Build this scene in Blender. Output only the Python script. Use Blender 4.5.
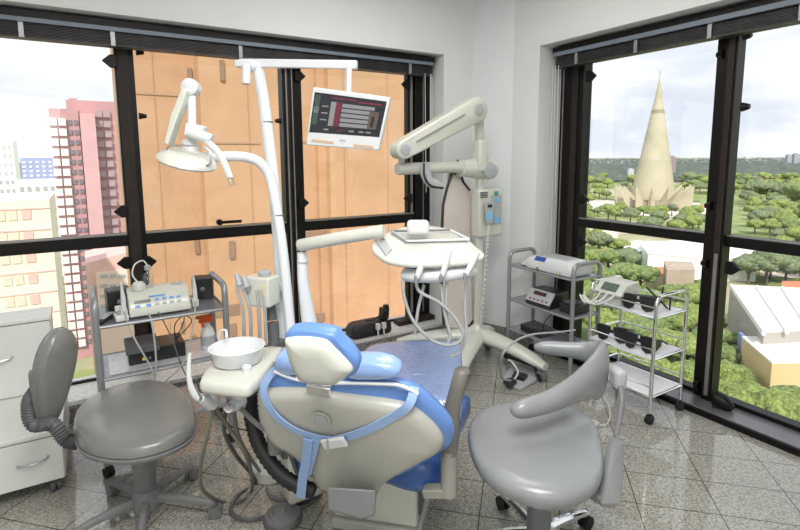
import bpy, bmesh, math, random
from mathutils import Vector, Matrix, Euler
for o in list(bpy.data.objects): bpy.data.objects.remove(o)
S = bpy.context.scene
COL = S.collection
R = math.radians
PI = math.pi
V = Vector
# ------------------------------------------------------------------ camera
F = 510.2; CX = 400.0; CY = 225.08; PITCH = R(7.53); ROLL = R(-.346); YAW = R(31.476); HCAM = 1.6
def _cam_axes():
    fw = V((0, math.cos(PITCH), -math.sin(PITCH))); up = V((0, math.sin(PITCH), math.cos(PITCH))); rt = V((1, 0, 0))
    c, s = math.cos(ROLL), math.sin(ROLL)
    rt, up = c*rt+s*up, -s*rt+c*up
    M = Matrix.Rotation(-YAW, 3, 'Z')
    return M@fw, M@up, M@rt
FW, UP, RT = _cam_axes()
cd = bpy.data.cameras.new('camera'); cam = bpy.data.objects.new('camera', cd); COL.objects.link(cam)
cd.sensor_width = 36; cd.lens = F/800*36; cd.shift_y = -(265-CY)/800; cd.clip_end = 20000; cd.clip_start = .05
mw = Matrix((RT, UP, -FW)).transposed().to_4x4(); mw.translation = V((0, 0, HCAM)); cam.matrix_world = mw
S.camera = cam
# ------------------------------------------------------------------ world, sun, fill lights, exposure
S.view_settings.view_transform = 'Standard'; S.view_settings.look = 'None'; S.view_settings.gamma = 1
S.view_settings.exposure = 0.22
w = bpy.data.worlds.new('sky'); S.world = w; w.use_nodes = True
nt = w.node_tree; nt.nodes.clear()
tc = nt.nodes.new('ShaderNodeTexCoord'); mp = nt.nodes.new('ShaderNodeMapping'); mp.inputs['Scale'].default_value = (1.5, 1.5, 4)
ns = nt.nodes.new('ShaderNodeTexNoise'); ns.inputs['Scale'].default_value = 2.2; ns.inputs['Detail'].default_value = 8; ns.inputs['Roughness'].default_value = .55
cr = nt.nodes.new('ShaderNodeValToRGB')
cr.color_ramp.elements[0].position = .36; cr.color_ramp.elements[0].color = (.70, .75, .84, 1)
cr.color_ramp.elements[1].position = .56; cr.color_ramp.elements[1].color = (1.0, 1.0, 1.0, 1)
e = cr.color_ramp.elements.new(.46); e.color = (.84, .87, .92, 1)
bg = nt.nodes.new('ShaderNodeBackground'); bg.inputs['Strength'].default_value = 1.05
wo = nt.nodes.new('ShaderNodeOutputWorld')
nt.links.new(tc.outputs['Generated'], mp.inputs['Vector']); nt.links.new(mp.outputs[0], ns.inputs['Vector'])
nt.links.new(ns.outputs['Fac'], cr.inputs['Fac']); nt.links.new(cr.outputs['Color'], bg.inputs['Color']); nt.links.new(bg.outputs[0], wo.inputs[0])
sd = bpy.data.lights.new('sun', 'SUN'); sun = bpy.data.objects.new('sun', sd); COL.objects.link(sun)
sd.energy = 3.6; sd.angle = R(1.5); sd.color = (1, .95, .86)
sun.rotation_euler = V((.38, .62, -.70)).to_track_quat('-Z', 'Y').to_euler()
def area(name, loc, target, sx, sy, power, color=(1, 1, 1)):
    d = bpy.data.lights.new(name, 'AREA'); o = bpy.data.objects.new(name, d); COL.objects.link(o)
    d.shape = 'RECTANGLE'; d.size = sx; d.size_y = sy; d.energy = power; d.color = color
    o.location = loc; o.rotation_euler = (V(target)-V(loc)).to_track_quat('-Z', 'Y').to_euler()
    return o
area('added_overhead_fill', (.2, .3, 2.98), (.2, .3, 0), 1.6, 1.2, 82, (1, .985, .96))  # unseen overhead fill added to brighten the room; no fixture is modelled
area('added_overhead_fill', (1.6, 2.2, 2.98), (1.6, 2.2, 0), 1.2, 1.2, 20, (1, .985, .96))  # second added fill, overhead near the chair, also without a fixture
area('added_rear_fill', (-.9, -1.2, 1.9), (1.3, 2.4, .9), 1.4, 1.2, 14, (1, .985, .97))  # unseen fill light added behind the camera; no door is built there
# ------------------------------------------------------------------ helpers
def ray(u, v): return FW+(u-CX)/F*RT-(v-CY)/F*UP
def P(u, v, ax, val):
    d = ray(u, v); i = 'xyz'.index(ax); O = (0, 0, HCAM)
    t = (val-O[i])/d[i]
    return V(O)+t*d
def PT(u, v, t): return V((0, 0, HCAM))+t*ray(u, v)
def PN(u, v, p0, n):
    d = ray(u, v); O = V((0, 0, HCAM)); return O+d*((V(p0)-O).dot(n)/d.dot(n))
def smooth_path(pts, k=5):
    pts = [V(p) for p in pts]
    if len(pts) < 3: return pts
    out = []
    for i in range(len(pts)-1):
        p0 = pts[max(i-1, 0)]; p1 = pts[i]; p2 = pts[i+1]; p3 = pts[min(i+2, len(pts)-1)]
        for j in range(k):
            t = j/k
            out.append(.5*((2*p1)+(p2-p0)*t+(2*p0-5*p1+4*p2-p3)*t*t+(3*p1-p0-3*p2+p3)*t**3))
    out.append(pts[-1]); return out
def smooth_loop(pts, k=4):
    n = len(pts); out = []
    pts = [V(p) for p in pts]
    for i in range(n):
        p0, p1, p2, p3 = pts[i-1], pts[i], pts[(i+1) % n], pts[(i+2) % n]
        for j in range(k):
            t = j/k
            out.append(.5*((2*p1)+(p2-p0)*t+(2*p0-5*p1+4*p2-p3)*t*t+(3*p1-p0-3*p2+p3)*t**3))
    return out
class MB:
    def __init__(s): s.v = []; s.f = []
    def add(s, vs, fs):
        b = len(s.v); s.v += [V(x) for x in vs]; s.f += [tuple(i+b for i in f) for f in fs]; return s
    def box(s, c, d, rot=(0, 0, 0)):
        m = Euler(rot).to_matrix(); c = V(c)
        vs = [c+m@V((x*d[0]/2, y*d[1]/2, z*d[2]/2)) for x in (-1, 1) for y in (-1, 1) for z in (-1, 1)]
        return s.add(vs, [(0, 1, 3, 2), (4, 6, 7, 5), (0, 4, 5, 1), (2, 3, 7, 6), (0, 2, 6, 4), (1, 5, 7, 3)])
    def b2(s, a, b):
        a = V(a); b = V(b); return s.box((a+b)/2, [abs(b[i]-a[i]) for i in range(3)])
    def bar(s, p0, p1, wx, wy, up=(0, 0, 1)):
        p0 = V(p0); p1 = V(p1); d = (p1-p0); z = d.normalized(); u = V(up)
        if abs(z.dot(u)) > .98: u = V((1, 0, 0))
        x = u.cross(z).normalized(); y = z.cross(x)
        vs = [p+x*a*wx/2+y*b*wy/2 for p in (p0, p1) for a, b in ((-1, -1), (1, -1), (1, 1), (-1, 1))]
        return s.add(vs, [(3, 2, 1, 0), (4, 5, 6, 7), (0, 1, 5, 4), (1, 2, 6, 5), (2, 3, 7, 6), (3, 0, 4, 7)])
    def tube(s, pts, r, n=8, sx=1.0, cap=True):
        pts = [V(p) for p in pts]; N = len(pts)
        rs = r if isinstance(r, (list, tuple)) else [r]*N
        if len(rs) != N:
            rs = [rs[min(int(i/(N-1)*(len(rs)-1)), len(rs)-2)]*(1-(i/(N-1)*(len(rs)-1) % 1 if i < N-1 else 1))+rs[min(int(i/(N-1)*(len(rs)-1)), len(rs)-2)+1]*(i/(N-1)*(len(rs)-1) % 1 if i < N-1 else 1) for i in range(N)]
        vs = []; fs = []
        t = (pts[1]-pts[0]).normalized(); u = V((0, 0, 1)) if abs(t.z) < .9 else V((1, 0, 0))
        x = u.cross(t).normalized()
        for i, p in enumerate(pts):
            t = (pts[min(i+1, N-1)]-pts[max(i-1, 0)])
            t = t.normalized() if t.length > 1e-9 else V((0, 0, 1))
            x = (x-t*x.dot(t)).normalized(); y = t.cross(x)
            for k in range(n):
                a = 2*PI*k/n; vs.append(p+(x*math.cos(a)*sx+y*math.sin(a))*rs[i])
        for i in range(N-1):
            for k in range(n):
                a = i*n+k; b = i*n+(k+1) % n; fs.append((a, b, b+n, a+n))
        if cap: fs.append(tuple(range(n))[::-1]); fs.append(tuple((N-1)*n+k for k in range(n)))
        return s.add(vs, fs)
    def cyl(s, p0, p1, r, r2=None, n=20): return s.tube([p0, p1], [r, r if r2 is None else r2], n)
    def lathe(s, prof, o=(0, 0, 0), ax=(0, 0, 1), n=32):
        z = V(ax).normalized(); u = V((1, 0, 0)) if abs(z.x) < .9 else V((0, 1, 0)); x = (u-z*u.dot(z)).normalized(); y = z.cross(x); o = V(o)
        vs = []; fs = []
        for r, h in prof:
            for k in range(n):
                a = 2*PI*k/n; vs.append(o+z*h+(x*math.cos(a)+y*math.sin(a))*max(r, 1e-4))
        for i in range(len(prof)-1):
            for k in range(n):
                a = i*n+k; b = i*n+(k+1) % n; fs.append((a, b, b+n, a+n))
        fs.append(tuple(range(n))[::-1]); fs.append(tuple((len(prof)-1)*n+k for k in range(n)))
        return s.add(vs, fs)
    def loft(s, rings, cap=True):
        n = len(rings[0]); vs = [p for r in rings for p in r]; fs = []
        for i in range(len(rings)-1):
            for k in range(n):
                a = i*n+k; b = i*n+(k+1) % n; fs.append((a, b, b+n, a+n))
        if cap: fs.append(tuple(range(n))[::-1]); fs.append(tuple((len(rings)-1)*n+k for k in range(n)))
        return s.add(vs, fs)
    def pad(s, loop, nrm, prof):
        """outline scaled about its centre and moved along nrm: prof = [(scale, height)]"""
        loop = [V(p) for p in loop]; c = sum(loop, V((0, 0, 0)))/len(loop); nrm = V(nrm).normalized()
        return s.loft([[c+(p-c)*k+nrm*h for p in loop] for k, h in prof])
    def prism(s, loop, d):
        loop = [V(p) for p in loop]; return s.loft([loop, [p+V(d) for p in loop]])
    def ball(s, c, r, sc=(1, 1, 1), n=16, m=10):
        vs = []; fs = []; c = V(c)
        for i in range(m+1):
            th = PI*i/m
            for k in range(n):
                a = 2*PI*k/n; q = max(math.sin(th), 1e-3)
                vs.append(c+V((q*math.cos(a)*sc[0], q*math.sin(a)*sc[1], math.cos(th)*sc[2]))*r)
        for i in range(m):
            for k in range(n):
                a = i*n+k; b = i*n+(k+1) % n; fs.append((a, a+n, b+n, b))
        return s.add(vs, fs)
    def build(s, name, mat, parent=None, bevel=0, seg=3, ang=38, world=True, sub=0, weld=False):
        me = bpy.data.meshes.new(name)
        vs = s.v
        if parent is not None and world:
            mi = chain(parent).inverted(); vs = [mi@p for p in vs]
        if parent is None and world:
            lo = V([min(p[i] for p in vs) for i in range(3)]); hi = V([max(p[i] for p in vs) for i in range(3)])
            org = V(((lo.x+hi.x)/2, (lo.y+hi.y)/2, lo.z)); vs = [p-org for p in vs]
        me.from_pydata([tuple(p) for p in vs], [], s.f)
        bm = bmesh.new(); bm.from_mesh(me)
        bmesh.ops.recalc_face_normals(bm, faces=bm.faces)
        for f in bm.faces: f.smooth = True
        ca = R(ang)
        for ed in bm.edges:
            if len(ed.link_faces) == 2 and ed.calc_face_angle(0) > ca: ed.smooth = False
        bm.to_mesh(me); bm.free()
        me.materials.append(mat)
        o = bpy.data.objects.new(name, me); COL.objects.link(o)
        if parent is not None: o.parent = parent
        elif world: o.location = org
        if bevel:
            m = o.modifiers.new('bevel', 'BEVEL'); m.width = bevel; m.segments = seg; m.limit_method = 'ANGLE'; m.angle_limit = R(40); m.harden_normals = False
            for p in me.polygons: p.use_smooth = True
            m.loop_slide = True
        if sub:
            m = o.modifiers.new('subd', 'SUBSURF'); m.levels = sub; m.render_levels = sub
        return o
def chain(o):
    m = Matrix.LocRotScale(o.location, o.rotation_euler, o.scale)
    return chain(o.parent)@m if o.parent else m
def tag(o, label=None, cat=None, group=None, kind=None):
    if label: o['label'] = label
    if cat: o['category'] = cat
    if group: o['group'] = group
    if kind: o['kind'] = kind
    return o
def thing(name, label, cat, loc=(0, 0, 0), rz=0, group=None):
    o = bpy.data.objects.new(name, None); COL.objects.link(o); o.location = loc; o.rotation_euler = (0, 0, rz); o.empty_display_size = .1
    return tag(o, label, cat, group)
def copy_tree(o, parent=None):
    c = o.copy(); COL.objects.link(c); c.parent = parent
    for ch in list(o.children): copy_tree(ch, c)
    return c
def struct(o): o['kind'] = 'structure'; return o
# ------------------------------------------------------------------ materials
def mat(name, col, rough=.5, metal=0, coat=0, bump=0, bscale=60, var=0, vscale=8, col2=None, trans=0, emit=None, spec=.5, vdetail=3, ramp=(.35, .65)):
    m = bpy.data.materials.new(name); m.use_nodes = True; n = m.node_tree.nodes; l = m.node_tree.links
    b = n['Principled BSDF']
    b.inputs['Base Color'].default_value = (*col, 1); b.inputs['Roughness'].default_value = rough; b.inputs['Metallic'].default_value = metal
    b.inputs['Coat Weight'].default_value = coat; b.inputs['Coat Roughness'].default_value = .08; b.inputs['Specular IOR Level'].default_value = spec
    if trans: b.inputs['Transmission Weight'].default_value = trans
    if emit: b.inputs['Emission Color'].default_value = (*emit[0], 1); b.inputs['Emission Strength'].default_value = emit[1]
    tcn = n.new('ShaderNodeTexCoord')
    if var or col2:
        t = n.new('ShaderNodeTexNoise'); t.inputs['Scale'].default_value = vscale; t.inputs['Detail'].default_value = vdetail
        l.new(tcn.outputs['Object'], t.inputs['Vector'])
        rp = n.new('ShaderNodeValToRGB'); c2 = col2 or tuple(c*(1-var) for c in col)
        rp.color_ramp.elements[0].position = ramp[0]; rp.color_ramp.elements[1].position = ramp[1]
        rp.color_ramp.elements[0].color = (*c2, 1); rp.color_ramp.elements[1].color = (*col, 1)
        l.new(t.outputs['Fac'], rp.inputs['Fac']); l.new(rp.outputs['Color'], b.inputs['Base Color'])
    if bump:
        t2 = n.new('ShaderNodeTexNoise'); t2.inputs['Scale'].default_value = bscale; t2.inputs['Detail'].default_value = 3
        l.new(tcn.outputs['Object'], t2.inputs['Vector'])
        bp = n.new('ShaderNodeBump'); bp.inputs['Strength'].default_value = bump; bp.inputs['Distance'].default_value = .01
        l.new(t2.outputs['Fac'], bp.inputs['Height']); l.new(bp.outputs[0], b.inputs['Normal'])
    return m
def glassy(name, tint=(1, 1, 1), gloss=.06, rough=.0, wr=0):
    m = bpy.data.materials.new(name); m.use_nodes = True; n = m.node_tree.nodes; l = m.node_tree.links
    n.remove(n['Principled BSDF']); out = n['Material Output']
    a = n.new('ShaderNodeBsdfTransparent'); a.inputs[0].default_value = (*tint, 1)
    g = n.new('ShaderNodeBsdfGlossy'); g.inputs['Roughness'].default_value = rough
    mx = n.new('ShaderNodeMixShader'); mx.inputs[0].default_value = gloss
    if wr:
        tcn = n.new('ShaderNodeTexCoord'); t2 = n.new('ShaderNodeTexNoise'); t2.inputs['Scale'].default_value = 11; t2.inputs['Detail'].default_value = 4; t2.inputs['Distortion'].default_value = 1.5
        l.new(tcn.outputs['Object'], t2.inputs['Vector']); bp = n.new('ShaderNodeBump'); bp.inputs['Strength'].default_value = wr; bp.inputs['Distance'].default_value = .03
        l.new(t2.outputs['Fac'], bp.inputs['Height']); l.new(bp.outputs[0], g.inputs['Normal'])
    l.new(a.outputs[0], mx.inputs[1]); l.new(g.outputs[0], mx.inputs[2]); l.new(mx.outputs[0], out.inputs[0]); return m
M = {}
M['wall'] = mat('wall_paint', (.77, .785, .79), .6, var=.03, vscale=3, bump=.05, bscale=120)
M['wall2'] = mat('wall_paint_column', (.80, .825, .85), .5, var=.02, vscale=3)
M['ceil'] = mat('ceiling_paint', (.85, .85, .85), .8, var=.02)
M['black'] = mat('black_anodised_frame', (.006, .005, .005), .42, spec=.25, var=.2, vscale=30)
M['bronze'] = mat('dark_bronze_frame', (.035, .027, .023), .5, spec=.2, var=.3, vscale=20)
M['strip'] = mat('aluminium_strip', (.30, .28, .26), .4, metal=.5, var=.1)
M['rail'] = mat('blind_rail', (.17, .20, .26), .4, var=.08)
M['slat'] = mat('blind_slats', (.045, .042, .045), .5, var=.5, vscale=14)
M['white'] = mat('white_gloss_plastic', (.68, .70, .71), .28, var=.02, coat=.3)
M['wtube'] = mat('white_painted_steel', (.72, .75, .79), .22, var=.02, coat=.3)
M['ivory'] = mat('ivory_plastic', (.63, .64, .575), .3, var=.03, coat=.3)
M['bone'] = mat('bone_plastic_shell', (.45, .45, .40), .32, var=.05, coat=.3)
M['boned'] = mat('olive_grey_plastic', (.27, .265, .235), .4, var=.05)
M['porc'] = mat('white_porcelain', (.74, .76, .78), .1, coat=.6, var=.01)
M['blue'] = mat('blue_vinyl', (.13, .27, .62), .35, var=.08, vscale=6, coat=.2, bump=.05, bscale=20)
M['blued'] = mat('deep_blue_vinyl', (.035, .115, .38), .33, var=.1, coat=.2)
M['bluel'] = mat('light_blue_vinyl', (.30, .46, .84), .22, var=.12, vscale=9, coat=.8, bump=.5, bscale=16)
M['belt'] = mat('pale_blue_webbing', (.30, .44, .72), .55, var=.1, vscale=120, bump=.15, bscale=200)
M['grey'] = mat('grey_vinyl', (.26, .275, .285), .27, var=.08, vscale=5, coat=.15, bump=.06, bscale=60)
M['greyw'] = mat('warm_grey_vinyl', (.20, .20, .19), .28, var=.12, vscale=5, coat=.15, bump=.06, bscale=50)
M['greyl'] = mat('light_grey_plastic', (.42, .44, .46), .4, var=.05)
M['greyd'] = mat('dark_grey_plastic', (.11, .115, .12), .5, var=.15, vscale=20)
M['greym'] = mat('mid_grey_plastic', (.19, .195, .20), .45, var=.1, vscale=20)
M['taupe'] = mat('taupe_plastic', (.155, .145, .12), .4, var=.06)
M['rubber'] = mat('black_rubber', (.012, .012, .013), .55, var=.3, vscale=30)
M['blackp'] = mat('black_plastic', (.018, .018, .02), .3, var=.2, vscale=30)
M['chrome'] = mat('polished_chrome', (.78, .79, .80), .09, metal=1, var=.03)
M['steel'] = mat('brushed_steel', (.50, .51, .53), .3, metal=.9, var=.1, vscale=20)
M['silver'] = mat('silver_painted_tube', (.33, .34, .36), .35, metal=.5, var=.06)
M['shelf'] = mat('grey_metal_shelf', (.36, .37, .41), .25, metal=.5, var=.2, vscale=6)
M['shelfw'] = mat('white_wire_shelf', (.85, .86, .88), .4, var=.03)
M['hose'] = mat('grey_hose', (.38, .40, .40), .45, var=.05)
M['hosed'] = mat('olive_grey_hose', (.15, .145, .11), .5, var=.1)
M['cabl'] = mat('white_cable', (.70, .70, .68), .4, var=.05)
M['cream'] = mat('cream_laminate', (.74, .76, .73), .35, var=.02)
M['stone'] = mat('granite_ledge', (.80, .79, .77), .3, col2=(.58, .57, .55), vscale=55, vdetail=6)
M['stoned'] = mat('granite_skirting', (.30, .29, .27), .3, col2=(.12, .115, .10), vscale=60, vdetail=6)
M['sill'] = mat('grey_metal_sill', (.20, .20, .215), .35, metal=.4, var=.2, vscale=9)
M['apron'] = mat('dusty_pink_leather', (.74, .66, .61), .55, var=.08, bump=.2, bscale=14)
M['orange'] = mat('orange_plastic', (.85, .12, .02), .35, var=.05)
M['clear'] = glassy('clear_plastic', (.93, .95, .96), .12, .05)
M['clearw'] = glassy('thin_plastic_film', (.97, .98, 1), .22, .10)
M['legblue'] = mat('sheeted_blue_vinyl', (.40, .54, .92), .3, var=.06, vscale=5, coat=.3, bump=.3, bscale=12)
M['film'] = glassy('crumpled_film', (.98, .99, 1), .24, .12, .5)
M['peach'] = mat('peach_tint_slot', (.62, .42, .28), .5, var=.05)
M['bagm'] = mat('black_nylon', (.022, .018, .018), .5, var=.3, vscale=40, bump=.3, bscale=60)
M['glass'] = glassy('window_glass', (.985, .99, .99), .035)
M['lcd'] = mat('lcd_grey', (.10, .14, .12), .2, var=.05)
M['btn'] = mat('blue_button', (.10, .33, .80), .4, var=.05)
M['screenw'] = mat('screen_pale', (.05, .05, .05), .3, emit=((.50, .50, .52), .42), var=.05)
M['screenk'] = mat('screen_dark', (.012, .012, .016), .12, emit=((.02, .022, .03), .5), var=.1)
M['screenr'] = mat('screen_maroon', (.1, .02, .03), .2, emit=((.20, .02, .05), .3), var=.1)
M['screeng'] = mat('screen_green', (.02, .04, .03), .2, emit=((.10, .16, .14), .3), var=.1)
M['screent'] = mat('screen_tan', (.03, .02, .02), .2, emit=((.30, .24, .16), .3), var=.1)
# floor: speckled granite tiles laid diagonally
def floor_mat():
    m = bpy.data.materials.new('granite_tiles'); m.use_nodes = True; n = m.node_tree.nodes; l = m.node_tree.links; b = n['Principled BSDF']
    tcn = n.new('ShaderNodeTexCoord'); g = n.new('ShaderNodeNewGeometry')
    vo = n.new('ShaderNodeTexVoronoi'); vo.inputs['Scale'].default_value = 150; vo.inputs['Randomness'].default_value = 1
    no = n.new('ShaderNodeTexNoise'); no.inputs['Scale'].default_value = 75; no.inputs['Detail'].default_value = 7; no.inputs['Roughness'].default_value = .7
    nl = n.new('ShaderNodeTexNoise'); nl.inputs['Scale'].default_value = 6; nl.inputs['Detail'].default_value = 3
    for q in (vo, no, nl): l.new(g.outputs['Position'], q.inputs['Vector'])
    r1 = n.new('ShaderNodeValToRGB'); r1.color_ramp.elements[0].position = .34; r1.color_ramp.elements[0].color = (.22, .21, .18, 1)
    r1.color_ramp.elements[1].position = .60; r1.color_ramp.elements[1].color = (.47, .46, .415, 1)
    e = r1.color_ramp.elements.new(.48); e.color = (.36, .35, .31, 1)
    l.new(no.outputs['Fac'], r1.inputs['Fac'])
    bw = n.new('ShaderNodeRGBToBW'); l.new(vo.outputs['Color'], bw.inputs[0])
    r2 = n.new('ShaderNodeValToRGB'); r2.color_ramp.elements[0].position = .2; r2.color_ramp.elements[0].color = (.55, .54, .52, 1); r2.color_ramp.elements[1].position = .5; r2.color_ramp.elements[1].color = (1, 1, 1, 1)
    l.new(bw.outputs[0], r2.inputs['Fac'])
    mx = n.new('ShaderNodeMixRGB'); mx.blend_type = 'MULTIPLY'; mx.inputs[0].default_value = .9; l.new(r1.outputs[0], mx.inputs[1]); l.new(r2.outputs[0], mx.inputs[2])
    mp = n.new('ShaderNodeMapping'); mp.vector_type = 'POINT'; mp.inputs['Rotation'].default_value = (0, 0, R(45)); l.new(g.outputs['Position'], mp.inputs['Vector'])
    sp = n.new('ShaderNodeSeparateXYZ'); l.new(mp.outputs[0], sp.inputs[0])
    def lines(out, off, size, wd):
        a = n.new('ShaderNodeMath'); a.operation = 'SUBTRACT'; l.new(out, a.inputs[0]); a.inputs[1].default_value = off-20*size
        d = n.new('ShaderNodeMath'); d.operation = 'DIVIDE'; l.new(a.outputs[0], d.inputs[0]); d.inputs[1].default_value = size
        f = n.new('ShaderNodeMath'); f.operation = 'FRACT'; l.new(d.outputs[0], f.inputs[0])
        c = n.new('ShaderNodeMath'); c.operation = 'LESS_THAN'; l.new(f.outputs[0], c.inputs[0]); c.inputs[1].default_value = wd/size
        return c
    # rotation by +45: x' = (x-y)/sqrt2, y' = (x+y)/sqrt2
    a = lines(sp.outputs['X'], .901, .352, .005); c = lines(sp.outputs['Y'], 2.375, .25, .005)
    mm = n.new('ShaderNodeMath'); mm.operation = 'MAXIMUM'; l.new(a.outputs[0], mm.inputs[0]); l.new(c.outputs[0], mm.inputs[1])
    m2 = n.new('ShaderNodeMixRGB'); l.new(mm.outputs[0], m2.inputs[0]); l.new(mx.outputs[0], m2.inputs[1]); m2.inputs[2].default_value = (.07, .055, .04, 1)
    l.new(m2.outputs[0], b.inputs['Base Color']); b.inputs['Roughness'].default_value = .07; b.inputs['IOR'].default_value = 1.62
    return m
M['floor'] = floor_mat()
# ------------------------------------------------------------------ room shell
YL, XR, YW, XW, ZT = 3.83, 3.37, 3.566, 3.071, 2.452
ZC = 3.05
struct(MB().b2((-2.3, -2, -.1), (3.5, 3.9, 0)).build('floor', M['floor']))
struct(MB().b2((-2.3, -2, ZC), (3.5, 4, ZC+.12)).build('ceiling', M['ceil']))
wb = MB().b2((-2.3, YW, ZT), (2.934, 4.0, ZC)).b2((2.624, YW, 0), (2.934, 4.0, ZT))
struct(wb.build('wall_back', M['wall']))
wr = MB().b2((XW, -.6, ZT), (3.5, 3.208, ZC)).b2((XW, 2.924, 0), (3.5, 3.208, ZT)).b2((XW, -2, 0), (3.5, -.6, ZC))
struct(wr.build('wall_right', M['wall']))
struct(MB().prism([(2.934, YW, 0), (XW, 3.208, 0), (3.5, 3.208, 0), (3.5, 4.0, 0), (2.934, 4.0, 0)], (0, 0, ZC)).build('wall_corner', M['wall2']))
struct(MB().b2((-2.42, -2, 0), (-2.3, 4, ZC)).build('wall_left', M['wall']))
struct(MB().b2((-2.42, -2.12, 0), (3.5, -2, ZC)).build('wall_front', M['wall']))
struct(MB().b2((-2.3, YW, 0), (2.624, 3.95, .135)).build('trim_1', M['stone'], bevel=.004))
struct(MB().b2((-2.3, YW-.012, 0), (2.95, YW-.001, .11)).build('baseboard_back', M['stoned']))
struct(MB().bar((2.945, YW-.012, .055), (3.062, 3.208+.012, .055), .014, .11).build('baseboard_corner', M['stoned']))
struct(MB().b2((XW-.012, 2.93, 0), (XW-.001, 3.205, .11)).build('baseboard_right', M['stoned']))
sillr = MB().b2((3.155, -.6, 0), (3.45, 2.92, .043)).build('trim_2', M['sill'], bevel=.003); struct(sillr)
struct(MB().b2((3.140, -.6, 0), (3.156, 2.92, .036)).build('trim_3', M['black']))
# ---- window 1 (back, towards the orange building)
w1 = bpy.data.objects.new('window_1', None); COL.objects.link(w1); struct(w1); w1.location = (1.0, YL, .135)
fr = MB()
for a, b in ((-1.2, -1.05), (.205, .315), (1.293, 1.443)): fr.b2((a, YL-.05, .135), (b, YL+.05, 2.45))
fr.b2((2.47, YL-.06, .135), (2.624, YL+.06, 2.45))
fr.b2((2.41, YL-.03, .135), (2.47, YL+.03, 2.45))
fr.b2((-2.3, YL-.045, 1.03), (2.5, YL+.045, 1.112)).b2((-2.3, YL-.05, 2.33), (2.6, YL+.05, 2.45)).b2((-2.3, YL+.0, .130), (2.6, YL+.03, .150))
fr.build('window_frame', M['black'], w1, bevel=.004)
st = MB()
st.b2((.215, YL-.062, .2), (.283, YL-.049, 2.33))
for a in (1.322,): st.b2((a, YL-.060, .2), (a+.016, YL-.049, 2.33))
st.build('cover_strip', M['bronze'], w1)
MB().b2((1.315, YL-.062, .2), (1.325, YL-.05, 2.33)).b2((1.36, YL-.062, .2), (1.368, YL-.05, 2.33)).b2((2.432, YL-.042, .2), (2.455, YL-.03, 2.33)).b2((2.545, YL-.07, .2), (2.552, YL-.06, 2.33)).build('bright_strip', M['strip'], w1)
MB().b2((-2.3, YL-.046, 1.105), (2.47, YL-.03, 1.1155)).build('glazing_bead', M['strip'], w1)
for a, b in ((-2.3, .205), (.315, 1.293), (1.443, 2.41)):
    for c, d in ((.15, 1.03), (1.112, 2.33)):
        MB().b2((a, YL+.01, c), (b, YL+.016, d)).build('glass', M['glass'], w1)
def latch(parent, c, side, ax):     # arrow-shaped black latch, ax = direction along the wall
    a = V(ax)*side; up = V((0, 0, 1)); c = V(c)
    nrm = V((0, -1, 0)) if abs(ax[0]) > .5 else V((-1, 0, 0))
    lp = [c-up*.04, c+a*.04-up*.04, c+a*.085, c+a*.04+up*.04, c+up*.04]
    MB().prism(lp, nrm*.028).build('latch', M['black'], parent, bevel=.005)
for u, v, s in ((117, 62, -1), (128, 211, -1), (131, 262, -1), (294, 76, 1), (298, 203, 1), (409, 85, -1), (411, 198, -1)):
    p = P(u, v, 'y', YL-.05); latch(w1, p, s, (1, 0, 0))
for u, v in ((143, 262),): latch(w1, P(u, v, 'y', YL-.05), 1, (1, 0, 0))
for u, v in ((136, 52), (139, 116), (281, 121), (285, 246)):
    p = P(u, v, 'y', YL-.06); s = 1 if u < 200 else -1
    MB().tube([p, p+V((.045*s, 0, 0))], [.022, .012], 10).build('latch', M['black'], w1)
for u in (388, 396):
    p = P(u, 330, 'y', YL-.08); MB().tube([p, p+V((.06, -.02, -.03))], [.05, .035], 10).build('latch', M['black'], w1)
hp = P(219, 222, 'y', YL-.06)
MB().tube([hp, hp+V((0, -.03, 0))], .022, 12).bar(hp+V((0, -.035, 0)), hp+V((.15, -.035, 0)), .018, .02).build('window_handle', M['black'], w1)
MB().b2((2.24, YL-.15, .135), (2.62, YL-.05, .175)).build('bottom_track', M['bronze'], w1, bevel=.003)
# ---- window 2 (right, towards the city)
w2 = bpy.data.objects.new('window_2', None); COL.objects.link(w2); struct(w2); w2.location = (XR, 1.5, .043)
fr = MB()
fr.b2((XR-.05, 2.70, .043), (XR+.05, 2.924, 2.45)).b2((XR-.05, 1.655, .043), (XR+.03, 1.725, 2.45)).b2((XR-.08, 1.595, .043), (XR+.015, 1.660, 2.45))
fr.b2((XR-.05, .35, .043), (XR+.05, .6, 2.45)).b2((XR-.045, -.6, 1.045), (XR+.045, 2.75, 1.115)).b2((XR-.05, -.6, 2.33), (XR+.05, 2.92, 2.45)).b2((XR-.03, -.6, .043), (XR+.05, 2.8, .07))
fr.build('window_frame', M['black'], w2, bevel=.004)
MB().b2((XR-.062, 2.745, .08), (XR-.05, 2.80, 2.33)).b2((XR-.09, 1.605, .08), (XR-.08, 1.640, 2.33)).build('cover_strip', M['bronze'], w2)
MB().b2((XR-.092, 1.612, .08), (XR-.089, 1.634, 1.0)).b2((XR-.058, 1.64, 1.1), (XR-.05, 1.645, 2.33)).b2((XR-.09, 2.86, .4), (XR-.082, 2.868, 2.33)).build('bright_strip', M['strip'], w2)
MB().b2((XR-.046, -.6, 1.11), (XR-.03, 2.72, 1.1185)).build('glazing_bead', M['strip'], w2)
for a, b in ((-.6, .35), (.6, 1.595), (1.725, 2.70)):
    for c, d in ((.07, 1.045), (1.115, 2.33)):
        MB().b2((XR+.01, a, c), (XR+.016, b, d)).build('glass', M['glass'], w2)
for u, v, s in ((588, 77, -1), (581, 199, -1), (579, 241, -1), (727, 267, -1)): latch(w2, P(u, v, 'x', XR-.055 if u < 700 else XR-.085), s, (0, 1, 0))
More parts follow.
